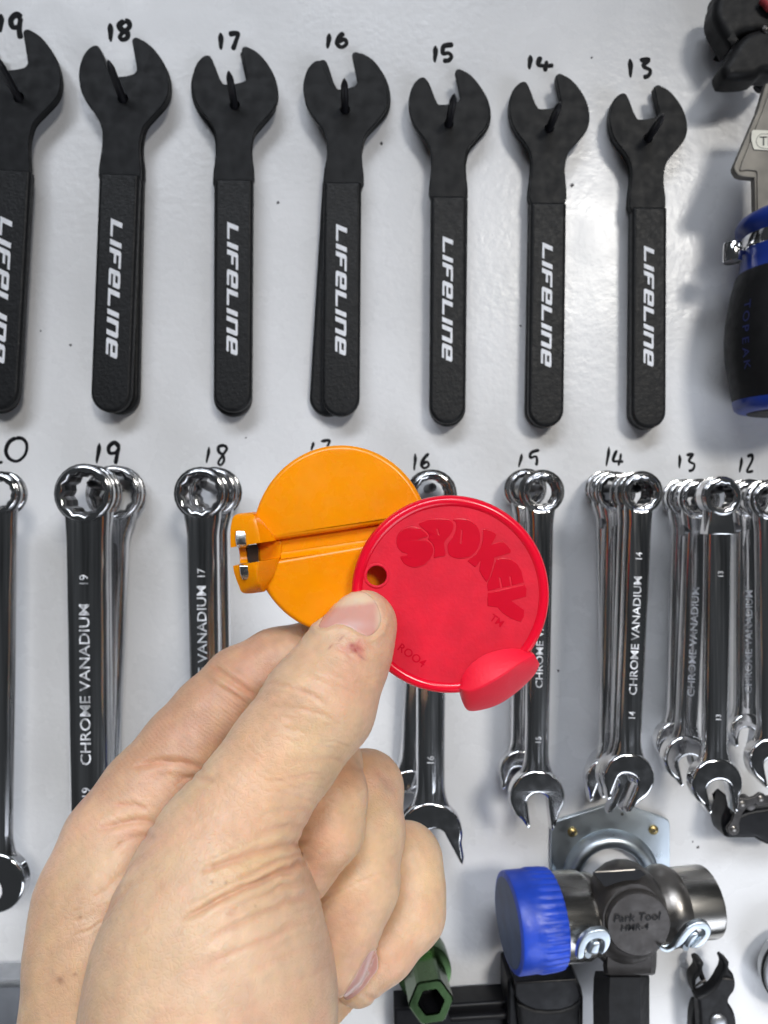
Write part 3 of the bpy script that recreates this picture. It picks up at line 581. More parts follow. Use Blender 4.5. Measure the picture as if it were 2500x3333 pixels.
hl('upper_collar', [(2480, 683), (2462, 690), (2440, 697), (2418, 712), (2409, 728), (2409, 745), (2416, 756), (2424, 764), (2426, 772)], 'navy')
cl = hl('chrome_band', [(2427, 768), (2425, 771), (2425, 808), (2428, 812)], 'chrome')
hl('lower_collar', [(2428, 810), (2425, 822), (2424, 850), (2418, 886), (2414, 892)], 'navy')
gr = hl('rubber_grip', [(2414, 888), (2408, 897), (2394, 950), (2385, 1000), (2378, 1050), (2375, 1100), (2377, 1160), (2384, 1210), (2393, 1270), (2400, 1306)], 'rubber')
hl('end_cap', [(2399, 1302), (2400, 1310), (2404, 1328), (2416, 1338), (2440, 1342)], 'navy')
hl('cap_plug', [(2440, 1340), (2445, 1345), (2460, 1348)], 'rubber')
for i, chh in enumerate('TOPEAK'):
    Vt, Ft = text_geo(chh); V3 = []
    for v in Vt:
        y = 1010 + i * 38 + v[0] * 46; f = (y - 890) / 416; rad = (axx - np.interp(y, [888, 950, 1000, 1050, 1100, 1160, 1210, 1306], [2414, 2394, 2385, 2378, 2375, 2377, 2384, 2400])) * K * 332 + .12
        a = math.radians(203) + v[1] * .19
        V3.append((P(axx, 0, 28)[0] + rad * math.cos(a), -28 + rad * math.sin(a), P(0, y, 28)[2]))
    mesh_obj('grip_lettering', V3, Ft, 'navytext', gr, smooth=False)
c = P(2384, 823, 28); z = 30.5 * K * 332
sm('hook_tube', lathe_geo([(3.2, -z + .2), (3.9, -z), (4.15, -z + .5), (4.15, z - .5), (3.9, z), (3.2, z - .2)], c, (0, 0, 1), 40), 'chrome', lt, angle=40)
sm('hook_link', frame_sweep([c, c + np.array([9, 1, 1.5])], 1.7, 12), 'chrome', lt)
q = P(2640, 1050, 28); sm('tool_peg', frame_sweep([q, q + np.array([0, 50, 0])], 3, 12), 'peg', lt)

# grey rail at the lower left corner
rl = thing('tool_rail', 'dull grey metal rail crossing the bottom left corner', 'rail', P(0, 3200, 0))
for nm, rows, m in (('rail_top', [(3136, 0.3), (3136, 9), (3140, 10), (3186, 16), (3190, 17)], 'alu'), ('rail_lip', [(3189, 15), (3190, 17.4), (3196, 19.4), (3204, 19.6), (3212, 18.6), (3214, 14)], 'alu'), ('rail_front', [(3211, 12), (3212, 17.2), (3400, 17.2), (3400, 12)], 'aludark')):
    sm(nm, loft([[np.array([P(-400, y, h)[0], -h, P(0, y, h)[2]]) for y, h in rows], [np.array([P(640, y, h)[0], -h, P(0, y, h)[2]]) for y, h in rows]]), m, rl, angle=30)

# ------------------------------------------------------------------ spoke keys held in the hand
def RD(x, y, d): return PD(x, y, d)
rk = thing('spoke_key', 'red round plastic spoke key with raised lettering pinched under the thumb', 'spoke key', PD(1467, 1936, 167), 'round plastic spoke keys')
dr = 166.0; kd = K * dr; rc = PD(1467, 1936, dr)
def rdxz(x, y): q = PD(x, y, dr); return (q[0], q[2])
hole = circ(*rdxz(1226, 1874), 37 * kd, 32)
hR = D - dr
V, F = plate_geo([circ(rc[0], rc[2], 306 * kd, 120), hole], hR - 4.2, hR - .45, .35, 3)
face = mesh_obj('disc_face', V, F, 'redmatte', rk, weighted=True, angle=50)
prof = [(290, -5.0), (316, -4.6), (323, -3.6), (325, -2.4), (324, -1.2), (319, -.3), (311, .15), (301, .2), (293, -.1), (288.5, -.45), (287, -.62), (280, -1.0)]
V, F = lathe_geo([(r * kd, t_) for r, t_ in prof], rc, (0, -1, 0), 160); F = F[:-2]
sm('disc_rim', (V, F), 'red', rk)
# bead round the thumb-side hole
V, F = lathe_geo([((37 + 5 * math.cos(a)) * kd, 5 * math.sin(a) * kd * .6 - .42) for a in np.linspace(0, math.pi, 8)], (PD(1226, 1874, dr)), (0, -1, 0), 40); F = F[:-2]
sm('hole_bead', (V, F), 'redmatte', face)
LT = dict(
 S=[[(240, 250), (300, 245), (370, 270), (425, 320), (440, 352), (400, 368), (345, 388), (430, 395), (480, 440), (500, 500), (480, 570), (430, 640), (370, 675), (300, 688), (230, 675), (180, 640), (150, 595), (147, 572), (222, 545), (160, 520), (120, 480), (103, 420), (110, 350), (150, 295)]],
 P=[[(345, 225), (400, 185), (500, 160), (600, 158), (670, 170), (710, 205), (718, 250), (692, 320), (632, 395), (617, 440), (632, 560), (570, 572), (512, 588), (505, 560), (515, 500), (492, 430), (446, 385), (456, 350), (428, 300)], [(535, 270), (552, 268), (568, 335), (555, 335)]],
 O=[[(712, 170), (780, 155), (860, 165), (930, 200), (985, 260), (1008, 340), (1003, 420), (978, 490), (928, 550), (868, 583), (790, 595), (712, 578), (668, 545), (655, 480), (662, 430), (706, 370), (741, 300), (750, 240), (738, 195)], [(800, 282), (818, 282), (806, 425), (790, 425)]],
 K=[[(1035, 270), (1080, 275), (1175, 320), (1180, 345), (1135, 437), (1250, 400), (1300, 450), (1340, 500), (1335, 532), (1162, 583), (1150, 650), (1125, 740), (1100, 815), (1075, 848), (1030, 780), (1002, 730), (1000, 690), (1017, 612), (975, 670), (950, 686), (872, 620), (892, 595), (965, 545), (1016, 470), (1036, 400)]],
 E=[[(1178, 602), (1260, 582), (1340, 600), (1410, 650), (1455, 730), (1482, 852), (1354, 883), (1340, 788), (1322, 788), (1338, 888), (1250, 906), (1228, 798), (1210, 798), (1230, 912), (1092, 943), (1082, 890), (1092, 840), (1122, 790), (1158, 690)]],
 Y=[[(1092, 962), (1250, 930), (1490, 873), (1510, 920), (1505, 1003), (1345, 1050), (1485, 1150), (1480, 1220), (1450, 1283), (1340, 1240), (1250, 1180), (1195, 1120), (1087, 1105), (1087, 1030)]])
for chh, sp in LT.items():
    s3 = [[rdxz(1260 + x * .3014, 1640 + y * .3014) for x, y in (cr(q, 3) if chh in 'SPO' and i == 0 else q)] for i, q in enumerate(sp)]
    plate('raised_letter', s3, hR - .7, hR - .30, .09, 'redletter_dimmed', face, res=1)
def small(s, cx, cy, size, rot, nm):
    Vt, Ft = text_geo(s, .1); c_, s_ = math.cos(rot), math.sin(rot)
    mesh_obj(nm, [(lambda q: (q[0], -(hR - .42 + v[2] * .6), q[1]))(rdxz(cx + (v[0] * c_ + v[1] * s_) * size, cy + (v[0] * s_ - v[1] * c_) * size)) for v in Vt], Ft, 'redletter_dimmed', face, smooth=False)
small('TM', 1618, 2022, 34, .62, 'trademark_lettering'); small('ROO4', 1340, 2135, 38, .62, 'embossed_lettering')
# wedge shaped spoke lug of the red key
def c4(x, y, h): return PD(700 + x * .693, 1400 + y * .693, dr - h)
n_ = 18
inner = cr([c4(x, y, h) for x, y, h in [(1145, 1205, -.6), (1165, 1150, -.4), (1205, 1098, -.3), (1275, 1052, -.3), (1365, 1028, -.3), (1440, 1030, -.3), (1497, 1050, -.5)]], 5, False)
crest = cr([c4(x, y, h) for x, y, h in [(1146, 1212, .6), (1190, 1226, 2.2), (1250, 1208, 3.4), (1320, 1170, 4.0), (1390, 1125, 3.8), (1450, 1082, 2.6), (1499, 1054, .6)]], 5, False)
outer = cr([c4(x, y, h) for x, y, h in [(1147, 1216, -2), (1172, 1300, -2.6), (1215, 1322, -3), (1320, 1296, -3), (1410, 1240, -3), (1495, 1160, -2.6), (1526, 1102, -2)]], 5, False)
back = np.array([q + np.array([0, 3.2, 0]) for q in outer]); bi = np.array([q + np.array([0, 5.2, 0]) for q in inner])
def mid(a, b, f, bulge=0): return a * (1 - f) + b * f + np.array([0, -bulge, 0])
rows = [bi, inner] + [mid(inner, crest, f, .28 * math.sin(f * math.pi)) for f in (.2, .5, .8, .95)] + [mid(crest, outer, f, .35 * math.sin(f * math.pi)) for f in (.03, .2, .5, .8, .96)] + [mid(outer, back, .12) + 0, back]
sm('spoke_lug', loft(rows, closed=False, caps=False), 'redlug_lit', rk, angle=24)
plate('lug_core', [[(q[0], q[2]) for q in inner] + [(q[0], q[2]) for q in reversed(outer[2:-2])]], hR - 6, hR - 3.4, .5, 'redmatte', rk)

# orange key
ok = thing('spoke_key', 'orange round plastic spoke key with a grooved face and steel slot insert', 'spoke key', PD(1112, 1757, 175), 'round plastic spoke keys')
do = 172.5; hO = D - do; ko = K * do; oc = PD(1110, 1757, do)
def oq(x, y): # photo px on the face -> (x, z), foreshortened disc
    q = PD(x, y, do); return (q[0], q[2])
def ell(rx, ry, a0, a1, n=60): return [oq(1110 + rx * math.cos(math.radians(a)), 1757 - ry * math.sin(math.radians(a))) for a in np.linspace(a0, a1, n)]
# groove: upper edge (905,1760)->(1400,1660); lower edge (905,1822)->(1400,1738)
up_ = ell(291, 309, 182.5, 13.7, 70); lo_ = ell(291, 309, 4.0, -165.6, 70)
V, F = plate_geo([up_], hO - 5, hO, 1.25, 6); mb = MB(); mb.add(V, F)
V, F = plate_geo([lo_], hO - 5, hO, 1.25, 6); mb.add(V, F)
ob = mb.build('disc_body', 'orange', ok, weighted=True, angle=50)
plate('groove_floor', [ell(284, 301, 0, 354, 90)], hO - 4.9, hO - 2.3, .8, 'orange', ok)
# fillet strip along the lower groove wall
def o3(x, y, h): return PD(x, y, do - h)
s0 = [o3(914, 1800, -2.0), o3(1150, 1766, -2.0), o3(1420, 1724, -2.0)]; s1 = [o3(914, 1812, -1.5), o3(1150, 1779, -1.5), o3(1420, 1737, -1.5)]; s2 = [o3(914, 1820, -.2), o3(1150, 1788, -.2), o3(1420, 1746, -.2)]
sm('groove_fillet', loft([cr(np.array(s0), 4, False), cr(np.array(s1), 4, False), cr(np.array(s2), 4, False)], closed=False, caps=False), 'orange', ok)
# lug with its slot
def c3(x, y, h): return PD(740 + x * .2411, 1640 + y * .2411, do - h)
def lug(name, inner, crest, outer, depth):
    A, B, C_ = [cr([c3(*p) for p in q], 5, False) for q in (inner, crest, outer)]
    dn = np.array([0, depth, 0])
    rows = [A + np.array([0, 3.5, 0]), A] + [mid(A, B, f, .2 * math.sin(f * math.pi)) for f in (.15, .5, .85, .97)] + [mid(B, C_, f, .25 * math.sin(f * math.pi)) for f in (.03, .15, .5, .85, .97)] + [C_, C_ + dn]
    V, F = loft(rows, closed=False, caps=False); n = len(A); m_ = len(rows)
    F.append([i * n for i in range(m_)]); F.append([i * n + n - 1 for i in range(m_)])
    return sm(name, (V, F), 'orange', ok, angle=35)
lug('upper_lug', [(345, 108, .2), (420, 180, .3), (520, 290, .3), (600, 400, .2), (655, 494, .0)],
    [(335, 112, 1.6), (375, 200, 3.2), (405, 310, 3.9), (425, 420, 4.2), (440, 525, 4.3)],
    [(325, 112, -.6), (110, 148, .2), (52, 280, .8), (40, 430, 1.2), (45, 590, 1.4)], 4.5)
lug('lower_lug', [(705, 735, .0), (670, 830, .2), (620, 970, .3), (560, 1090, .3), (500, 1185, .2)],
    [(420, 780, 4.3), (395, 880, 4.2), (400, 1000, 3.6), (430, 1090, 2.8), (480, 1180, 1.0)],
    [(78, 838, 1.4), (95, 940, 1.0), (150, 1090, .4), (220, 1205, -.2), (460, 1195, -1.2)], 4.5)
# steel insert: bent strip with two ears and a dark throat
def strip(name, pts, w0, w1, m='insert'):
    A = cr([c3(*p) for p in pts], 4, False); wv = c3(100 + w1, 0, 0) - c3(100, 0, 0)
    rows = [A, A + wv * .08 + np.array([0, -.25, 0]), A + wv * .92 + np.array([0, -.25, 0]), A + wv, A + wv + np.array([0, 1.2, 0]), A + np.array([0, 1.2, 0])]
    V, F = loft([list(r) for r in zip(*rows)]); return sm(name, (V, F), m, ok, angle=40)
strip('insert_ear', [(115, 368, 2.6), (110, 430, 2.9), (112, 500, 3.1), (122, 555, 3.0), (140, 590, 1.4)], 0, 148)
strip('insert_ear', [(165, 800, 1.4), (162, 830, 2.9), (165, 880, 3.0), (175, 950, 2.8), (200, 1018, 2.2)], 0, 138)
strip('insert_throat', [(150, 590, -.4), (165, 680, -1.0), (168, 760, -.6), (170, 810, .6)], 0, 110, 'orange')
sm('insert_slot', loft([[c3(270, 560, 1.2), c3(400, 545, 1.2), c3(420, 600, 0), c3(420, 770, 0), c3(300, 800, 1.0), c3(270, 740, -.6)], [c3(270, 560, -3), c3(400, 545, -3), c3(420, 600, -3), c3(420, 770, -3), c3(300, 800, -3), c3(270, 740, -3)]]), 'castdark', ok, angle=20)
plate('slot_floor', [[(c3(x, y, 0)[0], c3(x, y, 0)[2]) for x, y in [(400, 520), (690, 490), (715, 540), (712, 720), (690, 740), (420, 790)]]], hO - 5, hO - 2.0, .3, 'orange', ok)
#@@HAND@@
# ------------------------------------------------------------------ the hand: one continuous surface from a smooth distance field
def S_(px, py, d, r): return (PD(px, py, d), r * K * d)
def cap_sdf(X, a, ra, b, rb):
    ab = b - a; L2 = ab @ ab
    t = np.clip(((X - a) @ ab) / L2, 0, 1)
    q = X - a - t[:, None] * ab
    return np.sqrt(np.einsum('ij,ij->i', q, q)) - (ra + (rb - ra) * t)
def smin(a, b, k):
    h = np.clip(0.5 + 0.5 * (b - a) / k, 0, 1); return b + (a - b) * h - k * h * (1 - h)
THUMB = [S_(*q) for q in [(1180, 2034, 159.5, 110), (1150, 2100, 157, 124), (1112, 2165, 155, 145), (1040, 2290, 151, 180), (925, 2450, 148, 178), (825, 2600, 145, 184), (725, 2745, 142, 208), (700, 2860, 141, 255)]]
THENAR = [S_(*q) for q in [(700, 2860, 141, 255), (705, 2960, 140, 310), (695, 3080, 139, 360), (690, 3250, 138, 395), (680, 3600, 132, 425)]]
BACK_ = [S_(*q) for q in [(405, 2755, 170, 195), (370, 2920, 166, 236), (355, 3080, 162, 246), (345, 3300, 158, 250), (345, 3600, 150, 254)]]
INDEX = [S_(*q) for q in [(405, 2755, 170, 195), (500, 2600, 174, 176), (612, 2450, 178, 156), (700, 2335, 181, 140), (792, 2235, 184, 130), (900, 2165, 186, 116), (1010, 2120, 187.5, 98)]]
MIDDLE = [S_(*q) for q in [(540, 2800, 190, 150), (1056, 2488, 168, 118), (1078, 2590, 160, 116), (1068, 2700, 157.5, 114), (985, 2850, 157, 92)]]
RING = [S_(*q) for q in [(540, 2930, 194, 145), (1190, 2568, 178, 120), (1186, 2700, 172, 128), (1162, 2870, 168, 134), (1085, 3100, 164, 124)]]
PINKY = [S_(*q) for q in [(600, 3060, 200, 135), (1322, 2798, 187, 112), (1336, 2890, 184, 110), (1332, 2968, 181, 114), (1250, 3085, 175, 100), (1166, 3182, 172, 82)]]
PALM = [S_(*q) for q in [(500, 2880, 188, 180), (640, 3060, 184, 200), (900, 3260, 180, 230), (900, 3600, 172, 300)]]
HEEL = [S_(*q) for q in [(1000, 3340, 188, 215), (1152, 3362, 182, 140), (1160, 3640, 176, 160)]]
def chain_sdf(X, ch, k):
    d = None
    for (a, ra), (b, rb) in zip(ch[:-1], ch[1:]):
        e = cap_sdf(X, a, ra, b, rb); d = e if d is None else smin(d, e, k)
    return d
NAILDIR = None
def hand_sdf(X):
    th = smin(chain_sdf(X, THUMB, 2.5), chain_sdf(X, THENAR, 3), 3.0)
    # flatter back of the thumb tip and a shallow waist below the knuckle
    bk = smin(chain_sdf(X, BACK_, 3), chain_sdf(X, INDEX, 2.2), 3.0)
    pm = smin(chain_sdf(X, PALM, 4), chain_sdf(X, HEEL, 4), 5)
    body = smin(bk, pm, 6)
    d = smin(th, body, 2.0)
    for ch, kk_ in ((MIDDLE, .35), (RING, .35), (PINKY, .35)):
        d = smin(d, chain_sdf(X, ch, 2.2), kk_)
    # the wrist ends below the picture
    return np.maximum(d, -(X[:, 2] - PD(0, 3560, 150)[2]))
def sdf_mesh(f, lo, hi, st):
    n = np.ceil((np.array(hi) - lo) / st).astype(int) + 1
    g = [lo[i] + st * np.arange(n[i]) for i in range(3)]
    vals = np.empty(tuple(n), np.float32)
    B = 5; cc = [lo[i] + st * (B * np.arange((n[i] + B - 1) // B) + (B - 1) / 2) for i in range(3)]
    Xc = np.stack(np.meshgrid(*cc, indexing='ij'), -1).reshape(-1, 3); co = f(Xc).reshape([len(c_) for c_ in cc])
    vals[:] = np.repeat(np.repeat(np.repeat(co, B, 0), B, 1), B, 2)[:n[0], :n[1], :n[2]]
    I = np.argwhere(np.abs(vals) < B * st * .95); vals[I[:, 0], I[:, 1], I[:, 2]] = f(lo + st * I)
    s = vals < 0; c = np.zeros(tuple(n - 1), int); acc = np.zeros((*(n - 1), 3)); cnt = np.zeros(tuple(n - 1))
    sl = lambda o, ax_: slice(o, n[ax_] - 1 + o)
    for o in [(0, 0, 0), (1, 0, 0), (0, 1, 0), (0, 0, 1), (1, 1, 0), (1, 0, 1), (0, 1, 1), (1, 1, 1)]: c += s[sl(o[0], 0), sl(o[1], 1), sl(o[2], 2)]
    act = (c > 0) & (c < 8); idx = -np.ones(tuple(n - 1), int); A = np.argwhere(act); idx[act] = np.arange(len(A))
    pos = np.zeros((len(A), 3)); m = np.zeros(len(A))
    for ax_ in range(3):
        for o1 in (0, 1):
            for o2 in (0, 1):
                oa = [0, 0, 0]; o_ = [k_ for k_ in range(3) if k_ != ax_]; oa[o_[0]] = o1; oa[o_[1]] = o2; obb = list(oa); obb[ax_] = 1
                va = vals[A[:, 0] + oa[0], A[:, 1] + oa[1], A[:, 2] + oa[2]]; vb = vals[A[:, 0] + obb[0], A[:, 1] + obb[1], A[:, 2] + obb[2]]
                x = (va < 0) != (vb < 0); t = np.where(x, va / (va - vb + 1e-20), 0); p = np.tile(np.array(oa, float), (len(A), 1)); p[:, ax_] = t
                pos += p * x[:, None]; m += x
    V = lo + st * (A + pos / m[:, None]); F = []
    for ax_ in range(3):
        o_ = [k_ for k_ in range(3) if k_ != ax_]
        a = [slice(None)] * 3; b = [slice(None)] * 3; a[ax_] = slice(0, -1); b[ax_] = slice(1, None)
        E = np.argwhere(s[tuple(a)] != s[tuple(b)]); ok_ = np.all(E[:, o_] > 0, axis=1) & np.all(E[:, o_] < (n - 1)[o_], axis=1); E = E[ok_]
        q = []
        for d1, d2 in ((0, 0), (1, 0), (1, 1), (0, 1)):
            e = E.copy(); e[:, o_[0]] -= d1; e[:, o_[1]] -= d2; q.append(idx[e[:, 0], e[:, 1], e[:, 2]])
        q = np.column_stack(q); q = q[np.all(q >= 0, axis=1)]
        F.append(q)
    return V, np.vstack(F)
def grad(f, X, e=.05):
    return np.column_stack([(f(X + np.eye(3)[i] * e) - f(X - np.eye(3)[i] * e)) / (2 * e) for i in range(3)])
def subdiv(V, F):
    E = np.sort(np.vstack([F[:, [0, 1]], F[:, [1, 2]], F[:, [2, 3]], F[:, [3, 0]]]), axis=1)
    u, inv = np.unique(E, axis=0, return_inverse=True); inv = inv.ravel(); nF = len(F); nV = len(V)
    mid_ = (V[u[:, 0]] + V[u[:, 1]]) / 2; fc_ = V[F].mean(axis=1)
    e = nV + inv.reshape(4, nF).T; c = nV + len(u) + np.arange(nF)
    return np.vstack([V, mid_, fc_]), np.vstack([np.column_stack([F[:, i], e[:, i], c, e[:, (i + 3) % 4]]) for i in range(4)])
allp = np.array([p for ch in (THUMB, THENAR, BACK_, INDEX, MIDDLE, RING, PINKY, PALM, HEEL) for p, r in ch]); allr = np.array([r for ch in (THUMB, THENAR, BACK_, INDEX, MIDDLE, RING, PINKY, PALM, HEEL) for p, r in ch])
lo = (allp - allr[:, None]).min(0) - 2; hi = (allp + allr[:, None]).max(0) + 2; lo[2] = PD(0, 3570, 150)[2] - 2
V, F = sdf_mesh(hand_sdf, lo, hi, 1.15)
def proj(V):
    g = grad(hand_sdf, V); return V - hand_sdf(V)[:, None] * g / np.maximum((g * g).sum(1), .3)[:, None] * .9, g
V, g = proj(V); V, g = proj(V)
fn = np.cross(V[F[:, 2]] - V[F[:, 0]], V[F[:, 3]] - V[F[:, 1]]); fl_ = np.einsum('ij,ij->i', fn, g[F].mean(1)) < 0; F[fl_] = F[fl_][:, ::-1]
V, F = subdiv(V, F); V, g = proj(V)
V, F = subdiv(V, F)
def vnormals(V, F):
    fn = np.cross(V[F[:, 2]] - V[F[:, 0]], V[F[:, 3]] - V[F[:, 1]]); N = np.zeros_like(V)
    for i in range(3): N[:, i] = np.bincount(F.ravel(), np.repeat(fn[:, i], 4), len(V))
    return N / (np.linalg.norm(N, axis=1)[:, None] + 1e-12)
N = vnormals(V, F); V = V - np.clip(hand_sdf(V), -.3, .3)[:, None] * N; N = vnormals(V, F)
def topx(V): d_ = V[:, 1] + D; return np.column_stack([1250 + V[:, 0] / (K * d_), 1666.5 - V[:, 2] / (K * d_)]), d_
PX, DD = topx(V); FACE = N[:, 1] < .25
def pdist(Q, pts, pad=70):
    best = np.full(len(Q), 1e9); pts = cr(pts, 6, False); arc = np.zeros(len(Q)); n_ = len(pts) - 1
    box = np.flatnonzero(np.all((Q > pts.min(0) - pad) & (Q < pts.max(0) + pad), axis=1)); q = Q[box]; bb = best[box]; aa = arc[box]
    for i in range(n_):
        a, b = pts[i], pts[i + 1]; ab = b - a; t = np.clip(((q - a) @ ab) / (ab @ ab), 0, 1); dd = np.linalg.norm(q - a - t[:, None] * ab, axis=1)
        m_ = dd < bb; bb[m_] = dd[m_]; aa[m_] = (i + t[m_]) / n_
    best[box] = bb; arc[box] = aa
    return best, arc
def vnoise(X, sc, seed):
    r = np.random.default_rng(seed); out = np.zeros(len(X))
    for _ in range(14):
        k_ = r.normal(size=3); k_ *= sc * r.uniform(.6, 1.5) / np.linalg.norm(k_); out += np.sin(X @ k_ + r.uniform(0, 6.28))
    return out / 3.7
# creases and folds: (polyline in photo px, depth mm, half width px, distance range)
def ex(dmin, dmax): return (DD >= dmin) & (DD <= dmax)
CRE = [
 ([(1000, 2742), (950, 2748), (904, 2757), (814, 2778), (741, 2803), (660, 2838)], .50, 11), ([(1000, 2800), (960, 2815), (904, 2842), (814, 2882), (705, 2935), (600, 2990)], .75, 11),
 ([(985, 2775), (920, 2795), (850, 2825), (770, 2860)], .28, 9), ([(1012, 2905), (960, 2930), (870, 2960), (790, 3000), (690, 3052)], .35, 12), ([(990, 2860), (900, 2895), (820, 2930), (740, 2975)], .25, 9),
 ([(1030, 2985), (930, 3025), (800, 3080), (660, 3150)], .22, 12), ([(1050, 3060), (930, 3110), (820, 3165)], .14, 12), ([(1005, 2700), (930, 2695), (840, 2715)], .22, 10),
 ([(1010, 2640), (930, 2640), (850, 2660)], .14, 9), ([(1080, 2540), (980, 2530), (890, 2545)], .10, 8), ([(1130, 2480), (1020, 2470), (930, 2485)], .10, 8),
 ([(950, 2237), (985, 2247), (1022, 2266), (1060, 2290)], .18, 8), ([(880, 2300), (950, 2300), (1030, 2320), (1100, 2350)], .14, 8), ([(868, 2231), (900, 2225), (945, 2230)], .14, 7), ([(1010, 2190), (1080, 2215), (1150, 2250)], .12, 7),
 ([(840, 2380), (920, 2370), (1000, 2385)], .10, 8), ([(1240, 2200), (1200, 2215), (1150, 2222)], .10, 6),
 ([(830, 2270), (790, 2240), (740, 2205), (690, 2170)], .5, 10), ([(800, 2290), (760, 2262), (700, 2225)], .22, 8), ([(660, 2505), (600, 2485), (520, 2482), (430, 2495)], .5, 11), ([(690, 2540), (640, 2530), (580, 2535)], .25, 9),
 ([(510, 2682), (440, 2672), (380, 2680), (320, 2700)], .42, 11), ([(500, 2720), (430, 2730), (370, 2755)], .22, 10), ([(480, 2640), (430, 2620), (370, 2625)], .2, 9), ([(470, 2780), (400, 2840), (350, 2895), (300, 2930)], .22, 12),
 ([(430, 2870), (380, 2930), (330, 2985)], .18, 10),
 ([(1330, 2700), (1380, 2760), (1410, 2830)], .08, 8), ([(1215, 2500), (1260, 2540), (1290, 2590)], .12, 8), ([(1170, 3225), (1210, 3250), (1280, 3275)], .2, 8), ([(1150, 3300), (1210, 3305), (1280, 3318)], .2, 7)]
rr_c = np.random.default_rng(4)
for _ in range(26):
    x0, y0, L_c = rr_c.uniform(600, 980), rr_c.uniform(2690, 3230), rr_c.uniform(120, 330); sl_c = -.32 - .12 * rr_c.random() - (y0 - 2700) * .0004
    CRE.append(([(x0, y0), (x0 + L_c * .5, y0 + sl_c * L_c * .5 + rr_c.uniform(-10, 10)), (x0 + L_c, y0 + sl_c * L_c + rr_c.uniform(-12, 12))], rr_c.uniform(.03, .08), rr_c.uniform(5, 9)))
for _ in range(22):
    x0, y0, L_c = rr_c.uniform(820, 1120), rr_c.uniform(2200, 2620), rr_c.uniform(70, 190)
    CRE.append(([(x0, y0), (x0 + L_c * .5, y0 + rr_c.uniform(-8, 14)), (x0 + L_c, y0 + L_c * .25)], rr_c.uniform(.03, .08), rr_c.uniform(3.5, 6)))
for _ in range(16):
    x0, y0, L_c = rr_c.uniform(330, 560), rr_c.uniform(2720, 3050), rr_c.uniform(60, 170)
    CRE.append(([(x0, y0), (x0 - L_c * .5, y0 + L_c * .35), (x0 - L_c, y0 + L_c * .6)], rr_c.uniform(.04, .1), rr_c.uniform(4, 7)))
disp = np.zeros(len(V))
wob = vnoise(V, 1.1, 3) * 4
for pts, dep, w in CRE:
    dd, arc = pdist(PX + np.column_stack([wob, wob * .7]), np.array(pts, float)); fade = np.clip(np.minimum(arc, 1 - arc) / .18, 0, 1) ** .7
    disp -= .85 * dep * fade * np.exp(-(dd / w) ** 2) * FACE
    disp += dep * .35 * fade * np.exp(-((dd - w * 2.4) / (w * 1.2)) ** 2) * FACE
disp += .16 * vnoise(V, .16, 5) + .06 * vnoise(V, .5, 6) + .010 * vnoise(V, 1.6, 8)
# fine transverse skin lines on the thumb and friction ridges on the index
ta = THUMB[5][0] - THUMB[2][0]; ta /= np.linalg.norm(ta)
s_ = (V - THUMB[2][0]) @ ta; dm = DD < 165
lines = np.sin(s_ * 4.3 + 1.5 * vnoise(V, .35, 11)) * (.5 + .5 * vnoise(V, .4, 12))
disp += .024 * lines * dm * FACE * (PX[:, 1] < 3000)
ia = INDEX[4][0] - INDEX[1][0]; ia /= np.linalg.norm(ia); s2 = (V - INDEX[1][0]) @ ia
zone_i = np.clip((DD - 158) / 6, 0, 1) * np.clip((930 - PX[:, 0]) / 60, 0, 1) * np.exp(-(pdist(PX, np.array([(420, 2700), (612, 2450), (792, 2235), (960, 2130)], float), 420)[0] / 190) ** 4) * FACE
disp += .05 * np.sin(s2 * 6.8 + 2.2 * vnoise(V, .28, 13)) * zone_i * (.6 + .4 * vnoise(V, .3, 14))
# nail bed and fold on the thumb
NAIL = np.array([(950 + x * .2411, 1880 + y * .2411) for x, y in [(372, 600), (430, 500), (530, 375), (620, 268), (700, 205), (800, 172), (900, 165), (1000, 190), (1080, 248), (1150, 335), (1200, 450), (1222, 580), (1180, 700), (1095, 775), (1020, 795), (900, 745), (810, 690), (700, 645), (590, 640), (470, 690), (375, 690), (345, 650)]])
def inside(Q, poly):
    r = np.zeros(len(Q), bool); n_ = len(poly)
    for i in range(n_):
        a, b = poly[i], poly[(i + 1) % n_]; c_ = ((a[1] > Q[:, 1]) != (b[1] > Q[:, 1])) & (Q[:, 0] < (b[0] - a[0]) * (Q[:, 1] - a[1]) / (b[1] - a[1] + 1e-9) + a[0]); r ^= c_
    return r
def sgn(Q, poly):
    out = np.full(len(Q), 1e9); box = np.flatnonzero(np.all((Q > poly.min(0) - 90) & (Q < poly.max(0) + 90), axis=1)); q = Q[box]; best = np.full(len(q), 1e9)
    for i in range(len(poly)):
        a, b = poly[i], poly[(i + 1) % len(poly)]; ab = b - a; t = np.clip(((q - a) @ ab) / (ab @ ab), 0, 1); best = np.minimum(best, np.linalg.norm(q - a - t[:, None] * ab, axis=1))
    out[box] = np.where(inside(q, poly), -best, best); return out
nn = sgn(PX, NAIL); near = (DD < 166) & FACE & (np.abs(nn) < 90)
prox = np.clip((PX[:, 1] - 1990) / 40, 0, 1)            # the cuticle side bulges, the free edge does not
disp += near * (np.where(nn < 0, -.35 * np.clip(-nn / 6, 0, 1), 0) + (.10 + .22 * prox) * np.exp(-((nn - 13) / 11) ** 2))
PN = np.array([(850 + x * .467, 2300 + y * .467) for x, y in [(800, 1690), (818, 1760), (815, 1830), (770, 1890), (715, 1965), (640, 2030), (590, 2050), (570, 2020), (600, 1960), (660, 1870), (700, 1790), (750, 1710)]])
pn = sgn(PX, PN); nearp = (DD > 150) & FACE & (np.abs(pn) < 60) & (PX[:, 1] > 3060)
disp += nearp * (np.where(pn < 0, -.3 * np.clip(-pn / 6, 0, 1), 0) + .18 * np.exp(-((pn - 9) / 8) ** 2))
V2 = V + N * disp[:, None]
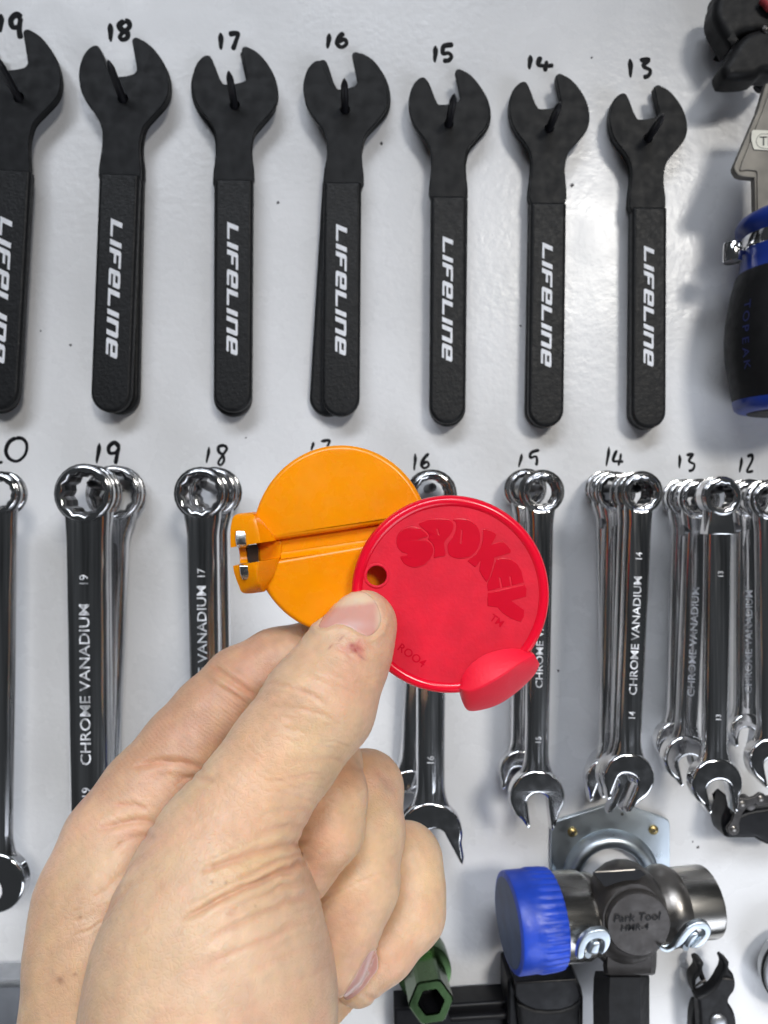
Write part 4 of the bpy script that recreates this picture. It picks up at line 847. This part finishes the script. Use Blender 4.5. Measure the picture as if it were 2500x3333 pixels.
# skin pigment: warmer on friction skin, folds, fingertips; shade painted on index, middle finger, creases
base = np.array([.64, .435, .28]); red = np.array([.63, .325, .225]); yel = np.array([.68, .47, .26]); tan = np.array([.42, .25, .15]); pale = np.array([.67, .485, .35])
col = np.tile(base, (len(V), 1))
def blend(c, w): global col; w = np.clip(w, 0, 1)[:, None]; col = col * (1 - w) + c * w
def spot(x, y, rx, ry=None, ang=0): 
    ry = ry or rx; c_, s__ = math.cos(ang), math.sin(ang); dx, dy = PX[:, 0] - x, PX[:, 1] - y
    return np.exp(-(((dx * c_ + dy * s__) / rx) ** 2 + ((dy * c_ - dx * s__) / ry) ** 2))
thumbm = (DD < 166)
ss_ = lambda x: np.clip(x, 0, 1) ** 2 * (3 - 2 * np.clip(x, 0, 1))
farm = ss_((DD - 160) / 8); blend(tan, .85 * farm * ss_((1000 - PX[:, 0]) / 150) * ss_((2900 - PX[:, 1]) / 250)); blend(red, .32 * zone_i)  # the tan paints shade onto the index finger; red is friction skin
blend(tan, .45 * ss_((480 - PX[:, 0]) / 260) * ss_((PX[:, 1] - 2700) / 250))
blend(pale, .5 * spot(790, 3180, 330, 260, -.5)); blend(yel, .55 * spot(870, 2790, 190, 60, -.3)); blend(red, .5 * spot(425, 2715, 110, 50)); blend(yel, .5 * spot(900, 2480, 220, 160, -.9))
blend(red, .55 * spot(1130, 2215, 90, 110, .6) * thumbm); blend(red, .32 * spot(1260, 2300, 70, 170, .35) * thumbm); blend(red, .45 * spot(1240, 2010, 40, 120) * thumbm)
blend(red, .30 * spot(1060, 2800, 110, 130)); blend(tan, .5 * spot(1070, 2800, 70, 100) + .35 * spot(1090, 2560, 40, 90)); blend(red, .38 * spot(1120, 3060, 100, 150, .3)); blend(red, .40 * spot(1300, 3130, 110, 90)); blend(yel, .4 * spot(1180, 2760, 120, 200)); blend(yel, .35 * spot(1400, 2900, 80, 160))  # tan and red around the middle finger paint shade between curled fingers
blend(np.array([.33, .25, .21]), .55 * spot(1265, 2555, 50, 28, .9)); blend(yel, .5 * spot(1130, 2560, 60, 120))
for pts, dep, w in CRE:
    dd, arc = pdist(PX, np.array(pts, float)); blend(np.array([.50, .25, .13]), min(.5, dep * .8) * np.exp(-(dd / (w * .9)) ** 2) * FACE)  # fold shade painted as darker brown along each crease
# scab and graze below the nail
wn = vnoise(V, 2.2, 21)
blend(np.array([.50, .13, .11]), .95 * spot(1150, 2106, 50, 36, .6) * thumbm * np.clip(.6 + wn * .6, 0, 1)); blend(np.array([.30, .015, .02]), 1.0 * (spot(1157, 2116, 15, 11) + .8 * spot(1146, 2101, 8, 6) + .5 * spot(1172, 2136, 9, 3, .7)) * thumbm)
blend(np.array([.32, .12, .10]), .8 * (spot(1111, 2078, 12, 2.5, -.8) + spot(1075, 2105, 10, 2.5, -.8) + spot(1178, 2141, 14, 2.5, .6)) * thumbm)
for x, y, r in [(690, 2870, 5), (735, 2874, 6), (262, 2985, 6), (198, 3190, 12), (245, 3170, 5), (830, 2950, 4)]: blend(np.array([.28, .15, .09]), .75 * spot(x, y, r))
mo = vnoise(V, .55, 41) * .6 + vnoise(V, 1.3, 42) * .4
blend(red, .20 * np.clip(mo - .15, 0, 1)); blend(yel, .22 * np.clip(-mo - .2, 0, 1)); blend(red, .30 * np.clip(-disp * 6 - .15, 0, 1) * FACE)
col *= (1 + .03 * vnoise(V, .5, 31) + .03 * vnoise(V, 1.7, 32) + .02 * vnoise(V, 3.6, 33))[:, None]
skin = mat('skin', (.6, .38, .25), 0.44, spec=.42, sss=.0, attr='pigment_shade', rvar=.10, mscale=160)
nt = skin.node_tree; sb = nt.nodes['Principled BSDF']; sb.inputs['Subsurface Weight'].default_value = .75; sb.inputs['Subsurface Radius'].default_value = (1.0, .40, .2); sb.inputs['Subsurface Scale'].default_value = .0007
tc = nt.nodes.new('ShaderNodeTexCoord'); prev = None
def bumpn(src, dist):
    global prev
    b_ = nt.nodes.new('ShaderNodeBump'); b_.inputs['Distance'].default_value = dist * U; nt.links.new(src, b_.inputs['Height'])
    if prev: nt.links.new(prev.outputs['Normal'], b_.inputs['Normal'])
    prev = b_
nz = nt.nodes.new('ShaderNodeTexNoise'); nz.inputs['Scale'].default_value = 500; nt.links.new(tc.outputs['Object'], nz.inputs['Vector'])
mx = nt.nodes.new('ShaderNodeMixRGB'); mx.inputs['Fac'].default_value = .0016; mx.blend_type = 'ADD'; nt.links.new(tc.outputs['Object'], mx.inputs['Color1']); nt.links.new(nz.outputs['Color'], mx.inputs['Color2'])
vo = nt.nodes.new('ShaderNodeTexVoronoi'); vo.feature = 'DISTANCE_TO_EDGE'; vo.inputs['Scale'].default_value = 950; nt.links.new(mx.outputs['Color'], vo.inputs['Vector'])
cl_ = nt.nodes.new('ShaderNodeMath'); cl_.operation = 'MINIMUM'; cl_.inputs[1].default_value = .22; nt.links.new(vo.outputs['Distance'], cl_.inputs[0])
bumpn(cl_.outputs[0], .15)
n2 = nt.nodes.new('ShaderNodeTexNoise'); n2.inputs['Scale'].default_value = 1400; n2.inputs['Detail'].default_value = 6; nt.links.new(tc.outputs['Object'], n2.inputs['Vector']); bumpn(n2.outputs['Fac'], .09)
nt.links.new(prev.outputs['Normal'], sb.inputs['Normal'])
hand = thing('person', 'left hand of a person pinching the orange and red discs between thumb and index finger', 'hand', (0, -200, -60))
def colored(name, V, F, m, parent, cols):
    me = bpy.data.meshes.new(name); A = (V - np.array(ORG[parent.name])) * U; n_ = len(F[0])
    me.vertices.add(len(A)); me.vertices.foreach_set('co', A.ravel().astype(np.float32)); me.loops.add(len(F) * n_); me.loops.foreach_set('vertex_index', np.asarray(F).ravel().astype(np.int32))
    me.polygons.add(len(F)); me.polygons.foreach_set('loop_start', np.arange(0, len(F) * n_, n_).astype(np.int32)); me.polygons.foreach_set('loop_total', np.full(len(F), n_, np.int32)); me.update(calc_edges=True)
    at = me.color_attributes.new('pigment_shade', 'FLOAT_COLOR', 'POINT'); at.data.foreach_set('color', np.column_stack([cols, np.ones(len(cols))]).astype(np.float32).ravel())
    me.polygons.foreach_set('use_smooth', [True] * len(me.polygons)); me.materials.append(m)
    o = bpy.data.objects.new(name, me); COL.objects.link(o); o.parent = parent; ORG[o.name] = ORG[parent.name]; return o
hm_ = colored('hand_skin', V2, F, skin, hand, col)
# nails: shells lying on the finger surface
def nail(name, poly, d0, off, colf, m):
    c = poly.mean(axis=0); dense = cr(poly, 4); n_ = len(dense); Vn = []; R_ = np.array([0, .15, .3, .45, .6, .72, .82, .9, .96, 1.0])
    P_ = [c + (q - c) * r for r in R_[1:] for q in dense]; P_ = np.array([c] + P_); rr_ = np.array([0] + [r for r in R_[1:] for q in dense])
    cp = np.array([0, -D, 0]); dirs = np.array([PD(x, y, 100) - cp for x, y in P_]); dirs /= np.linalg.norm(dirs, axis=1)[:, None]
    t = np.full(len(P_), d0 - 22.0)
    for _ in range(60): t += .8 * np.clip(hand_sdf(cp + dirs * t[:, None]) - .0, -2, 3)
    Q = cp + dirs * t[:, None]; n__ = grad(hand_sdf, Q); n__ /= np.linalg.norm(n__, axis=1)[:, None]
    Q = Q + n__ * (off * np.clip((1 - rr_) / .12, -.25, 1) ** 1)[:, None] + n__ * np.where(rr_ >= .999, -.35, 0)[:, None]
    F_ = [(0, 1 + j, 1 + (j + 1) % n_, 1 + (j + 1) % n_) for j in range(n_)]
    for i in range(len(R_) - 2):
        for j in range(n_): F_.append((1 + i * n_ + j, 1 + i * n_ + (j + 1) % n_, 1 + (i + 1) * n_ + (j + 1) % n_, 1 + (i + 1) * n_ + j))
    me_f = [f if f[2] != f[3] else f[:3] for f in F_]
    o = mesh_obj(name, Q, me_f, m, hm_); me = o.data
    at = me.color_attributes.new('pigment_shade', 'FLOAT_COLOR', 'POINT'); cc_ = colf(P_, rr_); at.data.foreach_set('color', np.column_stack([cc_, np.ones(len(cc_))]).astype(np.float32).ravel()); return o
nm_ = mat('finger_nail', (.6, .4, .35), .25, spec=.5, bump=.03, bscale=500, attr='pigment_shade', coat=.3)
nb = nm_.node_tree.nodes['Principled BSDF']; nb.inputs['Subsurface Weight'].default_value = .6; nb.inputs['Subsurface Radius'].default_value = (1, .4, .25); nb.inputs['Subsurface Scale'].default_value = .0008
def thumbc(Pp, rr):
    # pale free margin towards the tip, pink bed, pale half moon by the cuticle
    f = np.clip((1978 - Pp[:, 1] - .12 * (Pp[:, 0] - 1150)) / 16, 0, 1)[:, None]; g_ = np.clip((Pp[:, 0] - 1215) / 20, 0, 1)[:, None]; f = np.maximum(f, g_ * .8)
    bed = np.array([.62, .33, .27]); l = np.exp(-(((Pp[:, 0] - 1150) / 45) ** 2 + ((Pp[:, 1] - 2035) / 14) ** 2))[:, None]
    bed = bed * (1 - .6 * l) + np.array([.68, .48, .46]) * .6 * l
    return bed * (1 - f) + np.array([.72, .56, .40]) * f
nail('thumbnail', NAIL, 158, .12, thumbc, nm_)
nail('fingernail', PN, 170, .10, lambda Pp, rr: np.tile(np.array([.56, .32, .28]), (len(Pp), 1)) * (1 - .25 * 0) + np.outer(np.exp(-((rr - .97) / .04) ** 2) * ((Pp[:, 0] - 1195) > 0), np.array([.12, .2, .2])), nm_)
